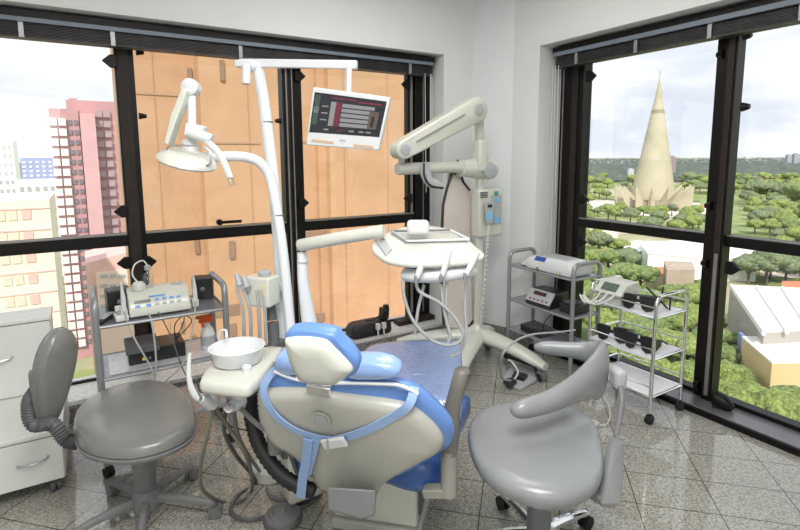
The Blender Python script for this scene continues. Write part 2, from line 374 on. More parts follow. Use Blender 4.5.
for u, v, s in ((724, 54, 1), (712, 206, 1), (708, 264, 1), (700, 385, 1), (700, 391, 1), (744, 36, -1), (742, 107, -1)):
    p = P(u, v, 'x', XR-.06); MB().tube([p, p+V((0, .04*s, 0))], [.028, .016], 10).build('latch', M['black'], w2)
p = P(716, 398, 'x', XR-.1)
MB().tube([p, p+V((0, -.05, -.01)), p+V((0, -.10, -.03))], [.05, .05, .02], 10).tube([p+V((-.01, 0, -.05)), p+V((-.01, -.09, -.075))], [.035, .018], 10).build('latch', M['black'], w2)
# ---- blinds
b1 = thing('venetian_blind', 'dark venetian blind drawn fully up above the orange building view, left window', 'blind', (.8, 3.69, 2.28))
MB().b2((-2.2, 3.64, 2.378+.012), (2.585, 3.74, 2.437)).build('head_box', M['black'], b1, bevel=.004)
MB().b2((-2.2, 3.632, 2.368), (2.57, 3.65, 2.392)).build('rail', M['rail'], b1)
sl = MB()
for k in range(9): sl.b2((-2.2, 3.655+(k % 2)*.002, 2.293+k*.0085), (2.575, 3.725, 2.296+k*.0085+.002))
sl.b2((-2.2, 3.652, 2.283), (2.575, 3.728, 2.291)); sl.build('slat_stack', M['slat'], b1)
for u in (22, 113, 240, 410):
    x = P(u, 40, 'y', 3.65).x; MB().b2((x-.012, 3.645, 2.284), (x+.012, 3.653, 2.37)).build('ladder_clip', M['silver'], b1)
c1 = MB()
for x, zb in ((2.545, .9), (2.56, 1.5), (2.49, 1.3)): c1.tube([(x, 3.65, 2.30), (x+.015, 3.66, 1.6), (x+.02, 3.66, zb)], .003, 5)
c1.build('pull_cord', M['cabl'], b1)
b2 = thing('venetian_blind', 'dark venetian blind drawn fully up above the cone-shaped church view, right window', 'blind', (3.22, 1.2, 2.28))
MB().b2((3.17, -.55, 2.395), (3.27, 2.885, 2.437)).build('head_box', M['black'], b2, bevel=.004)
MB().b2((3.162, -.55, 2.368), (3.18, 2.87, 2.397)).build('rail', M['rail'], b2)
sl = MB()
for k in range(9): sl.b2((3.187+(k % 2)*.002, -.55, 2.293+k*.0085), (3.26, 2.87, 2.296+k*.0085+.002))
sl.b2((3.184, -.55, 2.283), (3.262, 2.875, 2.291)); sl.build('slat_stack', M['slat'], b2)
for u in (577, 636, 709, 799):
    y = P(u, 40, 'x', 3.18).y; MB().b2((3.176, y-.012, 2.284), (3.184, y+.012, 2.37)).build('ladder_clip', M['silver'], b2)
c1 = MB()
for y, zb in ((2.885, 1.0), (2.86, .75), (2.83, 1.3)): c1.tube([(3.18, y, 2.3), (3.19, y, 1.6), (3.19, y, zb)], .003, 5)
c1.build('pull_cord', M['cabl'], b2)
# ================================================================== furniture
def hoseobj(name, pts, r, m, parent, n=6, k=6): return MB().tube(smooth_path(pts, k), r, n).build(name, m, parent)
def caster(parent, p, h=.06, ax=(1, 0, 0), m='rubber', r=.026, name='caster'):
    p = V(p); a = V(ax).normalized(); c = V((p.x, p.y, r))
    o = MB()
    for s in (-1, 1): o.lathe([(r*.55, -.010), (r, -.008), (r, .008), (r*.55, .010)], c+a*.013*s, a, 18)
    w = o.build(name, M[m], parent)
    MB().tube([(c.x, c.y, r), (c.x, c.y, h)], .008, 8).box((c.x, c.y, r+.012), (.03, .03, .028)).build('caster_fork', M[m], w)
    return w
# ---- drawer units on the left
def drawer_unit(t, x0, x1, y0, y1, z0, z1, nd, legs):
    MB().b2((x0, y0+.018, z0), (x1, y1, z1-.02)).build('body', M['cream'], t, bevel=.003)
    MB().b2((x0-.01, y0-.005, z1-.02), (x1+.006, y1, z1)).build('top_board', M['cream'], t, bevel=.003)
    h = (z1-.024-z0)/nd
    for i in range(nd):
        hx = .12 if legs else .24
        d = MB().b2((x0+.003, y0, z0+i*h+.003), (x1-.003, y0+.02, z0+(i+1)*h-.003)).build('drawer', M['cream'], t, bevel=.003)
        cx = x1-hx; cz = z0+(i+.55)*h
        MB().tube(smooth_path([(cx-.06, y0, cz-.004), (cx-.05, y0-.02, cz-.002), (cx, y0-.03, cz), (cx+.05, y0-.02, cz+.006), (cx+.06, y0, cz+.008)], 4), .005, 8).build('handle', M['steel'], d)
    if legs:
        for x in (x0+.06, x1-.05):
            for y in (y0+.05, y1-.06): caster(t, (x, y, 0), z0, (1, .3, 0), 'greyd', .028)
t = thing('drawer_cabinet', 'low white laminate drawer unit on grey casters at the left edge', 'cabinet', (-.5, 3.2, 0))
drawer_unit(t, -.95, -.190, 2.80, 3.53, .075, .325, 1, True)
t = thing('drawer_cabinet', 'white laminate drawer box set on the back of the low drawer unit', 'cabinet', (-.5, 3.5, .325))
drawer_unit(t, -.93, -.228, 3.32, 3.545, .326, .750, 1, False)
# ---- trolleys
def trolley(t, x0, x1, y0, y1, zs, zt, long_x, m, rt=.014, shelf='shelf', rail_r=.009, ends=True):
    """loops over the two short ends; zs: shelf heights"""
    lv = []
    if long_x: ends_ = [((x0, y0), (x0, y1)), ((x1, y0), (x1, y1))]
    else: ends_ = [((x0, y0), (x1, y0)), ((x0, y1), (x1, y1))]
    for a, b in ends_:
        a = V((*a, 0)); b = V((*b, 0)); d = (b-a).normalized(); rr = .055
        pts = [a+V((0, 0, .065)), a+V((0, 0, zt-rr))]
        for k in range(1, 6):
            an = PI/2*k/5; pts.append(a+d*(rr-rr*math.cos(an))+V((0, 0, zt-rr+rr*math.sin(an))))
        for k in range(0, 6):
            an = PI/2*k/5; pts.append(b-d*(rr-rr*math.sin(an))+V((0, 0, zt-rr+rr*math.cos(an))))
        pts.append(b+V((0, 0, .065)))
        MB().tube(pts, rt, 12).build('end_frame', M[m], t)
    for z in zs:
        s = MB().b2((x0+.01, y0+.01, z-.008), (x1-.01, y1-.01, z+.002)).build('shelf', M[shelf], t, bevel=.002)
        r = MB()
        for p, q in (((x0, y0), (x1, y0)), ((x0, y1), (x1, y1)), ((x0, y0), (x0, y1)), ((x1, y0), (x1, y1))):
            r.tube([(*p, z-.004), (*q, z-.004)], rail_r, 8)
        r.build('shelf_rail', M[m], s)
    for x in (x0, x1):
        for y in (y0, y1): caster(t, (x, y, 0), .075, (1, .4, 0))
t = thing('equipment_trolley', 'grey three-shelf trolley at the left window carrying the scaler box with blue buttons', 'trolley', (.28, 3.0, 0))
trolley(t, -.012, .602, 2.83, 3.20, (.785, .515, .23), .915, True, 'silver', .017)
t1 = thing('equipment_trolley', 'grey three-shelf trolley in the room corner carrying the white and blue box', 'trolley', (2.95, 2.6, 0))
trolley(t1, 2.78, 3.055, 2.28, 2.90, (.765, .49, .25), .868, False, 'silver', .015)
t2 = thing('equipment_trolley', 'small chrome trolley with white shelves and dark goggles at the right window', 'trolley', (2.95, 1.92, 0))
trolley(t2, 2.79, 3.115, 1.69, 2.14, (.655, .40, .165), .782, False, 'chrome', .011, 'shelfw', .006)
for z in (.715, .46, .225):
    for a, b in (((2.79, 1.69), (2.79, 2.14)), ((3.115, 1.69), (3.115, 2.14)), ((2.79, 2.14), (3.115, 2.14))): MB().tube([(*a, z), (*b, z)], .005, 6).build('guard_rail', M['chrome'], t2)
# ---- things on the left trolley
Y0 = 2.83
def LX(u, v=315): return P(u, v, 'y', 2.9).x
zt = .788
t = thing('scaler_unit', 'ivory ultrasonic scaler box with small display and blue buttons on the top shelf', 'dental scaler', (LX(160), 2.98, zt))
x0, x1 = LX(129), LX(190, 300)
sec = [(2.865, zt+.008), (2.865, zt+.035), (2.905, zt+.105), (2.94, zt+.125), (3.07, zt+.125), (3.09, zt+.10), (3.09, zt+.008)]
MB().loft([[(x, y, z) for y, z in sec] for x in (x0, x1)]).build('housing', M['ivory'], t, bevel=.008)
nv = V((0, -.07, .04)).normalized(); up_ = V((0, .04, .07)).normalized(); c0 = V((0, 2.885, zt+.07))+V((0, -.0022, .0013))
def front(x, s, wx, hz, name, m):
    MB().box((x, c0.y+up_.y*s+nv.y*.001, c0.z+up_.z*s+nv.z*.001), (wx, hz, .004), (math.atan2(up_.z, up_.y), 0, 0)).build(name, m, t)
W = x1-x0
front(x0+W*.22, .012, .075, .014, 'display', M['lcd'])
for k in (.14, .31): front(x0+W*k, -.012, .022, .012, 'button', M['btn'])
for k in (.45, .57, .69, .81): front(x0+W*k, .014, .02, .011, 'button', M['btn']); front(x0+W*k, -.010, .02, .010, 'button', M['greyl'])
front(x0+W*.46, .034, .08, .006, 'maker_lettering', M['btn'])
bx = x0+W*.30
MB().lathe([(.024, 0), (.027, .004), (.027, .065), (.012, .085), (.010, .10)], (bx+.02, 3.0, zt+.127), n=20).build('bottle', M['clear'], t)
MB().lathe([(.012, 0), (.016, .002), (.016, .022), (.010, .026)], (bx+.02, 3.0, zt+.222), n=16).build('bottle_cap', M['greyl'], t)
MB().lathe([(.034, 0), (.032, .03), (.022, .042), (.0, .046)], (bx-.03, 2.97, zt+.127), n=20).build('water_lid', M['ivory'], t)
hoseobj('bottle_tube', [(bx+.02, 3.0, zt+.247), (bx, 3.0, zt+.275), (bx-.04, 2.99, zt+.26), (bx-.055, 2.98, zt+.21), (bx-.035, 2.97, zt+.17)], .004, M['cabl'], t)
MB().lathe([(.028, 0), (.03, .012), (.0, .014)], (x1-.05, 3.0, zt+.125), n=20).build('clear_cap', M['clear'], t)
for x, u in ((x0-.022, 0), (x1+.022, 1)):
    MB().b2((x-.016, 2.86, zt+.02), (x+.016, 2.92, zt+.06)).build('handpiece_rest', M['ivory'], t, bevel=.004)
    MB().tube([(x, 2.865, zt+.05), (x, 2.87, zt+.12), (x-.002, 2.873, zt+.17), (x-.004, 2.868, zt+.205)], [.012, .011, .007, .003], 12).build('handpiece', M['white'], t)
    z0 = zt+.05
    hoseobj('handpiece_hose', [(x, 2.865, z0), (x+.03*(1-2*u), 2.80, z0-.12), (x+(.10 if u == 0 else -.10), 2.76, z0-.30), (x+(.11 if u == 0 else -.25), 2.79, z0-.42)], .0045, M['hose'], t)
hoseobj('power_lead', [(x0+W*.30, 2.865, zt+.02), (x0+W*.33, 2.80, zt-.05), (x0+W*.33, 2.785, zt-.25), (x0+W*.20, 2.79, zt-.40)], .005, M['hose'], t)
hoseobj('power_lead', [(x0+W*.45, 2.865, zt+.02), (x0+W*.6, 2.79, zt-.10), (x0+W*.75, 2.78, zt-.28), (x0+W*.95, 2.80, zt-.43)], .0035, M['greyd'], t)
for u, yy, rzz in ((117, 3.08, .1), (203, 3.12, -.25)):
    lab = 'small black cube loudspeaker at the left end of the trolley behind the scaler box' if u == 117 else 'small black loudspeaker to the right of the scaler box on the trolley'
    cx = P(u, 285, 'y', yy).x
    t = thing('loudspeaker', lab, 'loudspeaker', (cx, yy, zt), rzz)
    mx = chain(t)
    MB().box((0, 0, .062), (.115, .10, .125)).build('cabinet', M['blackp'], t, bevel=.006, world=False)
    MB().lathe([(.038, .0), (.04, .003), (.03, .002), (.016, -.004), (.015, .004), (.006, .009)], (0, -.045, .060), (0, -1, 0), 24).build('speaker_cone', M['greym'], t, world=False)
    MB().box((.0, -.0, .0035), (.08, .07, .007)).build('foot', M['blackp'], t, world=False)
t = thing('telephone_handset', 'slim silver and black handset lying at the left end of the trolley top', 'handset', (LX(106, 320), 2.93, zt), -.45)
MB().box((0, 0, .012), (.042, .16, .018)).build('case', M['blackp'], t, bevel=.006, world=False)
MB().box((0, .01, .022), (.034, .12, .004)).build('keypad_panel', M['greyl'], t, bevel=.002, world=False)
t = thing('small_dispenser', 'little white plastic dispenser beside the handset on the trolley', 'dispenser', (LX(121, 318), 2.90, zt), .1)
MB().box((0, 0, .016), (.06, .10, .03)).build('case', M['white'], t, bevel=.006, world=False)
MB().box((0, .01, .036), (.03, .05, .012)).build('insert', M['greyl'], t, bevel=.003, world=False)
MB().box((0, .035, .05), (.04, .02, .03)).build('clip', M['white'], t, bevel=.004, world=False)
t = thing('router_box', 'black equipment box with yellow plug on the middle shelf of the left trolley', 'electronic box', (.24, 3.02, .517))
MB().b2((.12, 2.93, .522), (.40, 3.12, .60)).build('case', M['blackp'], t, bevel=.006)
MB().b2((.11, 2.915, .585), (.27, 3.10, .625)).build('lid', M['greyd'], t, bevel=.004)
MB().tube([(.19, 2.932, .55), (.19, 2.915, .55)], .008, 10).build('yellow_plug', mat('yellow_plug', (.75, .5, .02), .4, var=.05), t)
MB().tube([(.22, 2.932, .55), (.22, 2.918, .55)], .006, 10).build('socket', M['steel'], t)
for i in range(3): hoseobj('cable', [(.36, 3.0, .60), (.45-.04*i, 3.0, .70), (.30+.1*i, 3.05, .76), (.2+.12*i, 3.1, .74)], .003, M['rubber'], t)
t = thing('spray_bottle', 'white spray bottle with bright orange trigger head on the middle shelf', 'spray bottle', (P(208, 340, 'y', 2.98).x, 2.98, .517))
MB().lathe([(.036, .002), (.040, .01), (.040, .09), (.028, .125), (.014, .145), (.014, .16)], (0, 0, 0), n=24).build('bottle', M['white'], t, world=False)
MB().b2((-.045, -.018, .16), (.03, .018, .20)).b2((-.06, -.01, .185), (-.04, .01, .2)).b2((-.03, -.008, .13), (-.018, .008, .165)).build('trigger_head', M['orange'], t, bevel=.004, world=False)
MB().lathe([(.0405, .03), (.0405, .085)], (0, 0, 0), n=24).build('paper_label', M['greyl'], t, world=False)
t = thing('plastic_sheet', 'clear plastic sheet spread over the middle shelf of the left trolley', 'plastic sheet', (.4, 3.0, .518))
MB().b2((.03, 2.86, .5185), (.57, 3.17, .5205)).build('sheet', mat('clear_sheet', (.62, .62, .66), .12, coat=.6, bump=.8, bscale=18, var=.2), t)
t = thing('power_strip', 'dark power strip with tangled leads on the bottom shelf of the left trolley', 'power strip', (.2, 3.0, .232))
MB().b2((.05, 2.93, .234), (.36, 2.99, .27)).build('strip_body', M['blackp'], t, bevel=.005)
for i in range(4): hoseobj('lead', [(.08+.06*i, 2.95, .27), (.10+.05*i, 2.9, .33), (.02+.08*i, 2.98, .36-.02*i), (.12+.04*i, 3.08, .24)], .005, M['greyd'] if i % 2 else M['hose'], t)
for i in range(2): hoseobj('lead', [(.03, 2.90, .24), (.02+.02*i, 2.88, .33), (.07, 2.87+.02*i, .37), (.10, 2.9, .25)], .004, M['cabl'], t)
# ---- things on the corner trolley
t = thing('sterilising_bath', 'white and blue flat-topped cleaning unit on the top shelf of the corner trolley', 'cleaning unit', (2.92, 2.52, .767))
def lo(cx, cy, z0, z1, a, b, sc, rz=0):
    c, s = math.cos(rz), math.sin(rz)
    return [(cx+(x*c-y*s), cy+(x*s+y*c), z) for x, y, z in [(-a*sc, -b*sc, z0), (a*sc, -b*sc, z0), (a*sc, b*sc, z1), (-a*sc, b*sc, z1)]]
MB().loft([lo(2.90, 2.52, .769, .769, .12, .215, .95), lo(2.90, 2.52, .80, .80, .12, .215, 1), lo(2.90, 2.52, .84, .84, .12, .215, .97), lo(2.90, 2.52, .872, .872, .12, .215, .74)]).build('housing', M['white'], t, bevel=.01)
MB().loft([lo(2.90, 2.52, .872, .872, .07, .13, 1), lo(2.90, 2.52, .879, .879, .07, .13, .9)]).build('top_panel', M['greyl'], t, bevel=.003)
MB().bar((2.785, 2.60, .842), (2.812, 2.60, .870), .10, .004).build('blue_emblem', mat('navy_blue', (.03, .08, .35), .3, var=.1), t)
for y in (2.40, 2.60): MB().tube([(2.775, y, .79), (2.765, y, .79)], .012, 14).build('knob', M['chrome'], t)
t = thing('coiled_cord', 'white cord coiled at the left end of the corner trolley top', 'cord', (2.85, 2.80, .767))
MB().tube([V((2.87+.045*math.cos(a/3)*(1-a/120), 2.79+.06*math.sin(a/3)*(1-a/120), .775+a*.0004)) for a in range(60)], .007, 8).build('cord', M['white'], t)
t = thing('control_box', 'grey sloping control box with red display on the middle shelf of the corner trolley', 'control box', (2.90, 2.62, .492))
MB().loft([[(2.80, y, .494), (2.80, y, .52), (2.86, y, .605), (3.0, y, .605), (3.0, y, .494)] for y in (2.50, 2.74)]).build('case', M['blackp'], t, bevel=.004)
nvv = V((-.085, 0, .06)).normalized()
c = V((2.83, 2.62, .5625))+nvv*.002
MB().box(c, (.102, .236, .004), (0, -math.atan2(.085, .06), 0)).build('front_plate', M['greyl'], t)
MB().box(c+nvv*.003+V((.012, .01, .017)), (.03, .12, .003), (0, -math.atan2(.085, .06), 0)).build('display', mat('dark_red_display', (.06, .01, .01), .3, var=.1), t)
for k in range(5): MB().box(c+nvv*.003+V((-.018, -.08+.04*k, -.025)), (.012, .018, .004), (0, -math.atan2(.085, .06), 0)).build('key', mat('maroon_key', (.25, .04, .04), .4, var=.05) if k == 0 else bpy.data.materials['maroon_key'], t)
t = thing('power_adaptor', 'black ribbed charger box on the bottom shelf of the corner trolley', 'charger', (2.87, 2.68, .252))
MB().b2((2.81, 2.58, .254), (2.95, 2.80, .31)).build('case', M['blackp'], t, bevel=.008)
for k in range(6): MB().b2((2.815, 2.60+.032*k, .308), (2.94, 2.61+.032*k, .322)).build('rib', M['greyd'], t)
hoseobj('cable', [(2.85, 2.60, .30), (2.82, 2.55, .40), (2.86, 2.5, .47), (2.9, 2.45, .49)], .004, M['rubber'], t)
t = thing('black_case', 'small black unit at the right end of the corner trolley middle shelf', 'electronic box', (2.92, 2.38, .492))
MB().b2((2.84, 2.31, .494), (3.0, 2.45, .56)).build('case', M['blackp'], t, bevel=.008)
MB().b2((2.86, 2.33, .56), (2.96, 2.43, .575)).build('cap', M['greyd'], t, bevel=.004)
hoseobj('cable', [(2.83, 2.34, .53), (2.79, 2.3, .56), (2.80, 2.26, .60), (2.86, 2.30, .63)], .004, M['rubber'], t)
# ---- things on the chrome trolley
t = thing('whitening_lamp_base', 'ivory wedge-shaped control unit with white hoses on top of the chrome trolley', 'control unit', (2.88, 2.03, .657))
MB().loft([[(2.80, y, .72), (2.80, y, .735), (2.86, y, .79), (2.98, y, .80), (3.0, y, .72)] for y in (1.93, 2.13)]).build('housing', M['ivory'], t, bevel=.014)
MB().b2((2.82, 1.95, .658), (2.98, 2.11, .722)).build('pedestal', M['ivory'], t, bevel=.01)
MB().box((2.828, 2.03, .767), (.06, .11, .004), (0, -.74, 0)).build('display', M['lcd'], t, bevel=.001)
for i in range(3): hoseobj('hose', [(2.81, 1.98+.05*i, .73), (2.74, 1.98+.05*i, .70-.01*i), (2.72, 2.06+.04*i, .66), (2.74, 2.15+.02*i, .69), (2.80, 2.20, .70-.04*i)], .006, M['cabl'], t)
def goggles(t, dark='blackp'):
    for s in (-1, 1):
        lp = [V(q) for q in ((s*.006, 0, .040), (s*.020, -.003, .010), (s*.040, -.004, .0), (s*.064, .004, .004), (s*.077, .016, .022), (s*.078, .016, .056), (s*.04, -.002, .062), (s*.006, 0, .058))]
        MB().prism(lp, (0, .006, 0)).build('lens', M[dark], t, world=False)
        MB().tube([(s*.072, .014, .045), (s*.078, .06, .046), (s*.074, .13, .02)], [.005, .004, .004], 8).build('temple', M[dark], t, world=False)
        MB().prism([(s*.076, .014, .012), (s*.078, .06, .026), (s*.078, .06, .05), (s*.076, .014, .055)], (s*.002, 0, 0)).build('side_shield', M[dark], t, world=False)
    MB().box((0, 0, .040), (.022, .008, .012)).build('bridge', M[dark], t, world=False)
g1 = thing('safety_goggles', 'dark protective goggles on the top shelf of the chrome trolley, beside the ivory unit', 'goggles', (2.84, 1.84, .657), R(-75)); goggles(g1)
for (x, y, z, a, lab) in ((2.84, 2.01, .402, R(-72), 'dark protective goggles on the left of the chrome trolley middle shelf'), (2.84, 1.82, .402, R(-85), 'dark protective goggles on the right of the chrome trolley middle shelf')):
    g = copy_tree(g1); g.location = (x, y, z); g.rotation_euler = (0, 0, a); g['label'] = lab
    g.scale = (1.3, 1.3, 1.75)
for o in (g1,): o.scale = (1.3, 1.3, 1.6)
for o in bpy.data.objects:
    if o.name.startswith('safety_goggles'): o['group'] = 'protective goggles on the chrome trolley'
t = thing('wire_support', 'black folding wire stand at the right end of the chrome trolley top', 'wire stand', (3.02, 1.78, .657))
MB().tube([(2.93, 1.95, .72), (3.02, 1.74, .73)], .006, 6).tube([(3.10, 1.95, .74), (2.96, 1.72, .68)], .006, 6).build('arm', M['rubber'], t)
MB().tube([(3.02, 1.74, .73), (3.0, 1.73, .66)], .006, 6).tube([(2.97, 1.76, .80), (3.05, 1.82, .70)], .005, 6).tube([(2.93, 1.95, .72), (2.93, 1.95, .66)], .006, 6).build('leg', M['rubber'], t)
# ================================================================== stools
def star_base(t, c, zc, tips, m, rim, cm, w=.034, hub=.04, rc=.028):
    c = V(c)
    for p in tips:
        p = V(p); d = (p-c).normalized(); sd_ = V((-d.y, d.x, 0))
        rings = []
        n = 6
        for i in range(n+1):
            f = i/n; q = c.lerp(V((p.x, p.y, 0)), f); z = zc*(1-f*f)+rim*f*f; ww = w*(1-.35*f)/2; hh = .04*(1-.4*f)
            rings.append([V((q.x, q.y, z))+sd_*ww*a+V((0, 0, hh*(b-1))) for a, b in ((-1, 0), (1, 0), (1.0, .6), (.45, 1), (-.45, 1), (-1.0, .6))])
        leg = MB().loft(rings).build('leg', M[m], t, bevel=.003)
        caster(leg, (p.x, p.y, 0), rim, (-d.y, d.x, 0), cm, rc)
# left stool
SL = V((.125, 2.385, 0))
t = thing('operator_stool', 'warm grey padded stool with tall thin backrest on a bellows stem, at the left', 'stool', SL)
loop = smooth_loop([P(u, v, 'z', .475) for u, v in ((74, 428), (80, 410), (104, 394), (138, 385), (166, 386), (186, 397), (195, 414), (192, 432), (168, 447), (130, 456), (96, 453), (80, 444))], 3)
MB().pad(loop, (0, 0, 1), [(.90, -.03), (.98, -.022), (1.01, -.01), (1.0, .012), (.965, .028), (.88, .037), (.6, .041), (.2, .040)]).build('seat', M['greyw'], t)
MB().pad(loop, (0, 0, 1), [(.9, -.045), (1.01, -.035), (1.025, -.022), (1.0, -.018)]).build('seat_shell', M['greym'], t)
MB().lathe([(.040, .14), (.044, .15), (.044, .20), (.047, .202), (.047, .26), (.050, .262), (.050, .32), (.054, .322), (.054, .37), (.048, .385), (.03, .39)], (SL.x, SL.y, 0), n=28).build('gas_lift_cover', M['greym'], t)
MB().tube([(SL.x, SL.y, .38), (SL.x, SL.y, .44)], .018, 14).build('piston', M['blackp'], t)
MB().lathe([(.05, .06), (.058, .07), (.058, .13), (.045, .15)], (SL.x, SL.y, 0), n=28).build('hub', M['greym'], t)
MB().box((SL.x-.042, SL.y-.04, .33), (.03, .003, .035), (0, 0, -.7)).build('paper_sticker', M['cream'], t)
tips = [P(u, v, 'z', 0) for u, v in ((213, 523), (184, 486), (104, 503))]
tips = [SL+(p-SL).normalized()*.30 for p in tips]
a0 = math.atan2(tips[1].y-SL.y, tips[1].x-SL.x)
tips = [SL+V((math.cos(a0+2*PI*k/5), math.sin(a0+2*PI*k/5), 0))*.30 for k in range(5)]
star_base(t, SL, .125, tips, 'greym', .075, 'greym', .04)
bk = smooth_loop([P(u, v, 'x', -.19) for u, v in ((54, 330),)], 1)
# backrest pad: tall oval facing the seat
bc = P(55, 378, 'y', 2.50); fd = V((.70, -.60, -.12)).normalized(); sd_ = V((.60, .70, 0)).normalized(); ud = fd.cross(sd_).normalized(); ud = ud if ud.z > 0 else -ud
ud = (ud+V((.08, 0, 0))).normalized()
ring = []
for k in range(28):
    a = 2*PI*k/28; sw = .088+.032*math.sin(a); ring.append(bc+sd_*math.cos(a)*sw+ud*math.sin(a)*.215)
fd2 = (V((.80, -.35, .15))).normalized()
ring = [bc+(p-bc) for p in ring]
MB().pad(ring, fd, [(.6, -.030), (.9, -.026), (1.0, -.012), (1.0, .006), (.93, .022), (.7, .034), (.3, .040)]).build('backrest', M['greyw'], t)
MB().pad(ring, fd, [(.9, -.036), (1.0, -.028), (1.02, -.016), (1.0, -.010)]).build('backrest_shell', M['greym'], t)
bp_ = smooth_path([bc-fd*.035-sd_*.05+ud*(-.04), bc-fd*.06-sd_*.05-ud*.10, bc-fd*.05-sd_*.03-ud*.20, P(52, 424, 'y', 2.45), P(66, 440, 'y', 2.42), P(78, 442, 'y', 2.40)], 16)
bl = MB(); rr = [(.024 if i % 2 else .031) for i in range(len(bp_))]
bl.tube(bp_, rr, 14); bl.build('bellows_stem', M['greyd'], t, ang=80)
MB().box(bc-fd*.045-sd_*.05, (.04, .05, .09)).build('back_bracket', M['greym'], t, bevel=.008)
# right stool with wrap-around arm
SR = V((1.435, 1.30, 0))
t = thing('dentist_stool', 'grey dentist stool with padded wrap-around armrest and chrome base at the lower right', 'stool', SR)
loop = smooth_loop([P(u, v, 'z', .50) for u, v in ((469, 440), (474, 420), (494, 408), (530, 404), (568, 408), (592, 422), (602, 448), (600, 478), (582, 494), (552, 500), (514, 491), (482, 470))], 3)
MB().pad(loop, (0, 0, 1), [(.86, -.055), (.95, -.050), (1.0, -.032), (1.015, -.008), (1.0, .010), (.95, .024), (.84, .031), (.5, .032), (.15, .030)]).build('seat', M['grey'], t)
MB().pad(loop, (0, 0, 1), [(.5, -.075), (.8, -.07), (.88, -.055)]).build('seat_shell', M['greyd'], t)
MB().lathe([(.045, .12), (.047, .125), (.045, .30), (.042, .43)], SR, n=28).build('gas_lift_cover', M['greym'], t)
MB().lathe([(.05, .07), (.06, .075), (.058, .12), (.045, .135)], SR, n=28).build('hub', M['chrome'], t)
a0 = math.atan2(1.60-SR.y, 1.52-SR.x)
star_base(t, SR, .135, [SR+V((math.cos(a0+2*PI*k/5), math.sin(a0+2*PI*k/5), 0))*.305 for k in range(5)], 'chrome', .085, 'rubber', .045, rc=.03)
arm = [(511, 411, .655, .026, .026), (526, 408, .66, .034, .038), (550, 401, .667, .034, .044), (574, 389, .68, .034, .060), (590, 379, .69, .034, .088), (599, 373, .70, .032, .118), (602, 366, .71, .030, .112), (599, 357, .72, .028, .078), (588, 352, .722, .027, .050), (572, 350, .722, .027, .037), (552, 348, .722, .027, .033), (534, 347, .722, .022, .024)]
pts = [(P(u, v, 'z', z), rx, rz_) for u, v, z, rx, rz_ in arm]
# smooth the path and sections together
path = smooth_path([p for p, _, _ in pts], 5); secs = smooth_path([V((a, b, 0)) for _, a, b in pts], 5)
rings = []
for i, p in enumerate(path):
    tg = (path[min(i+1, len(path)-1)]-path[max(i-1, 0)]); tg.z = 0; tg.normalize(); nx = V((-tg.y, tg.x, 0))
    e = min(1, min(i, len(path)-1-i)/3.0); e = .35+.65*math.sqrt(max(e, 0)) if e < 1 else 1
    rings.append([p+nx*math.cos(2*PI*k/18)*secs[i].x*e+V((0, 0, 1))*math.sin(2*PI*k/18)*secs[i].y*e for k in range(18)])
MB().loft(rings).build('arm_bolster', M['grey'], t, ang=70)
q = P(618, 378, 'z', .70)
MB().box(q+V((.0, .0, .0)), (.05, .075, .085), (0, 0, -.5)).build('bolster_mount', M['greyl'], t, bevel=.018)
b0 = P(616, 440, 'z', .50)
MB().tube(smooth_path([q, P(622, 400, 'z', .64), b0+V((0, 0, .02))], 5), .012, 12).build('back_post', M['greym'], t)
sx = P(606, 490, 'z', .42)
MB().loft([[V((c.x, c.y, c.z))+RT*a*w_+FW.cross(RT)*0+V((FW.x, FW.y, 0)).normalized()*b*d_ for a, b in ((-1, -.7), (-.7, -1), (.7, -1), (1, -.7), (1, .7), (.7, 1), (-.7, 1), (-1, .7))] for c, w_, d_ in ((P(606, 503, 'z', .40), .025, .025), (P(608, 498, 'z', .415), .036, .03), (P(611, 478, 'z', .45), .034, .03), (P(616, 446, 'z', .52), .024, .024), (P(617, 440, 'z', .535), .018, .018))]).build('post_socket', M['greym'], t, bevel=.006)
MB().bar(SR+V((0, 0, .43)), P(604, 497, 'z', .41), .07, .03).build('support_bar', M['greym'], t, bevel=.006)
# ================================================================== dental chair
CO = V((.94, 1.75, 0)); CRZ = R(-44.5)
chair = thing('dental_chair', 'reclined blue dental chair with ivory shell seen from behind its headrest', 'dental chair', CO, CRZ)
CM = chain(chair)
def C(u, v, z): return CM@V((u, v, z))
U_ = (CM.to_3x3()@V((1, 0, 0))); D_ = (CM.to_3x3()@V((0, 1, 0)))
# base
MB().b2((-.20, .0, 0), (.19, .62, .05)).build('floor_plate', M['bone'], chair, bevel=.01, world=False)
MB().b2((-.19, .02, .05), (.175, .50, .36)).build('pedestal', M['ivory'], chair, bevel=.01, world=False)
MB().b2((.177, .06, .08), (.182, .46, .34)).build('side_panel', M['greyd'], chair, world=False)
# seat cushion (blue), wide under the backrest
def bl_pad(name, loop, nrm, prof, m, k=3): return MB().pad(smooth_loop(loop, k), nrm, prof).build(name, m, chair, ang=70)
seat = [C(u+.03, v, .385) for u, v in ((-.27, -.20), (.0, -.16), (.20, -.20), (.30, -.10), (.30, .20), (.28, .45), (-.28, .45), (-.30, .20), (-.31, -.05))]
bl_pad('seat_cushion', seat, (0, 0, 1), [(.90, -.03), (1, 0), (1.02, .04), (1.0, .09), (.9, .115), (.5, .12)], M['blued'])
MB().b2((-.22, -.12, .33), (.28, .7, .385)).build('seat_underframe', M['bone'], chair, bevel=.02, world=False)
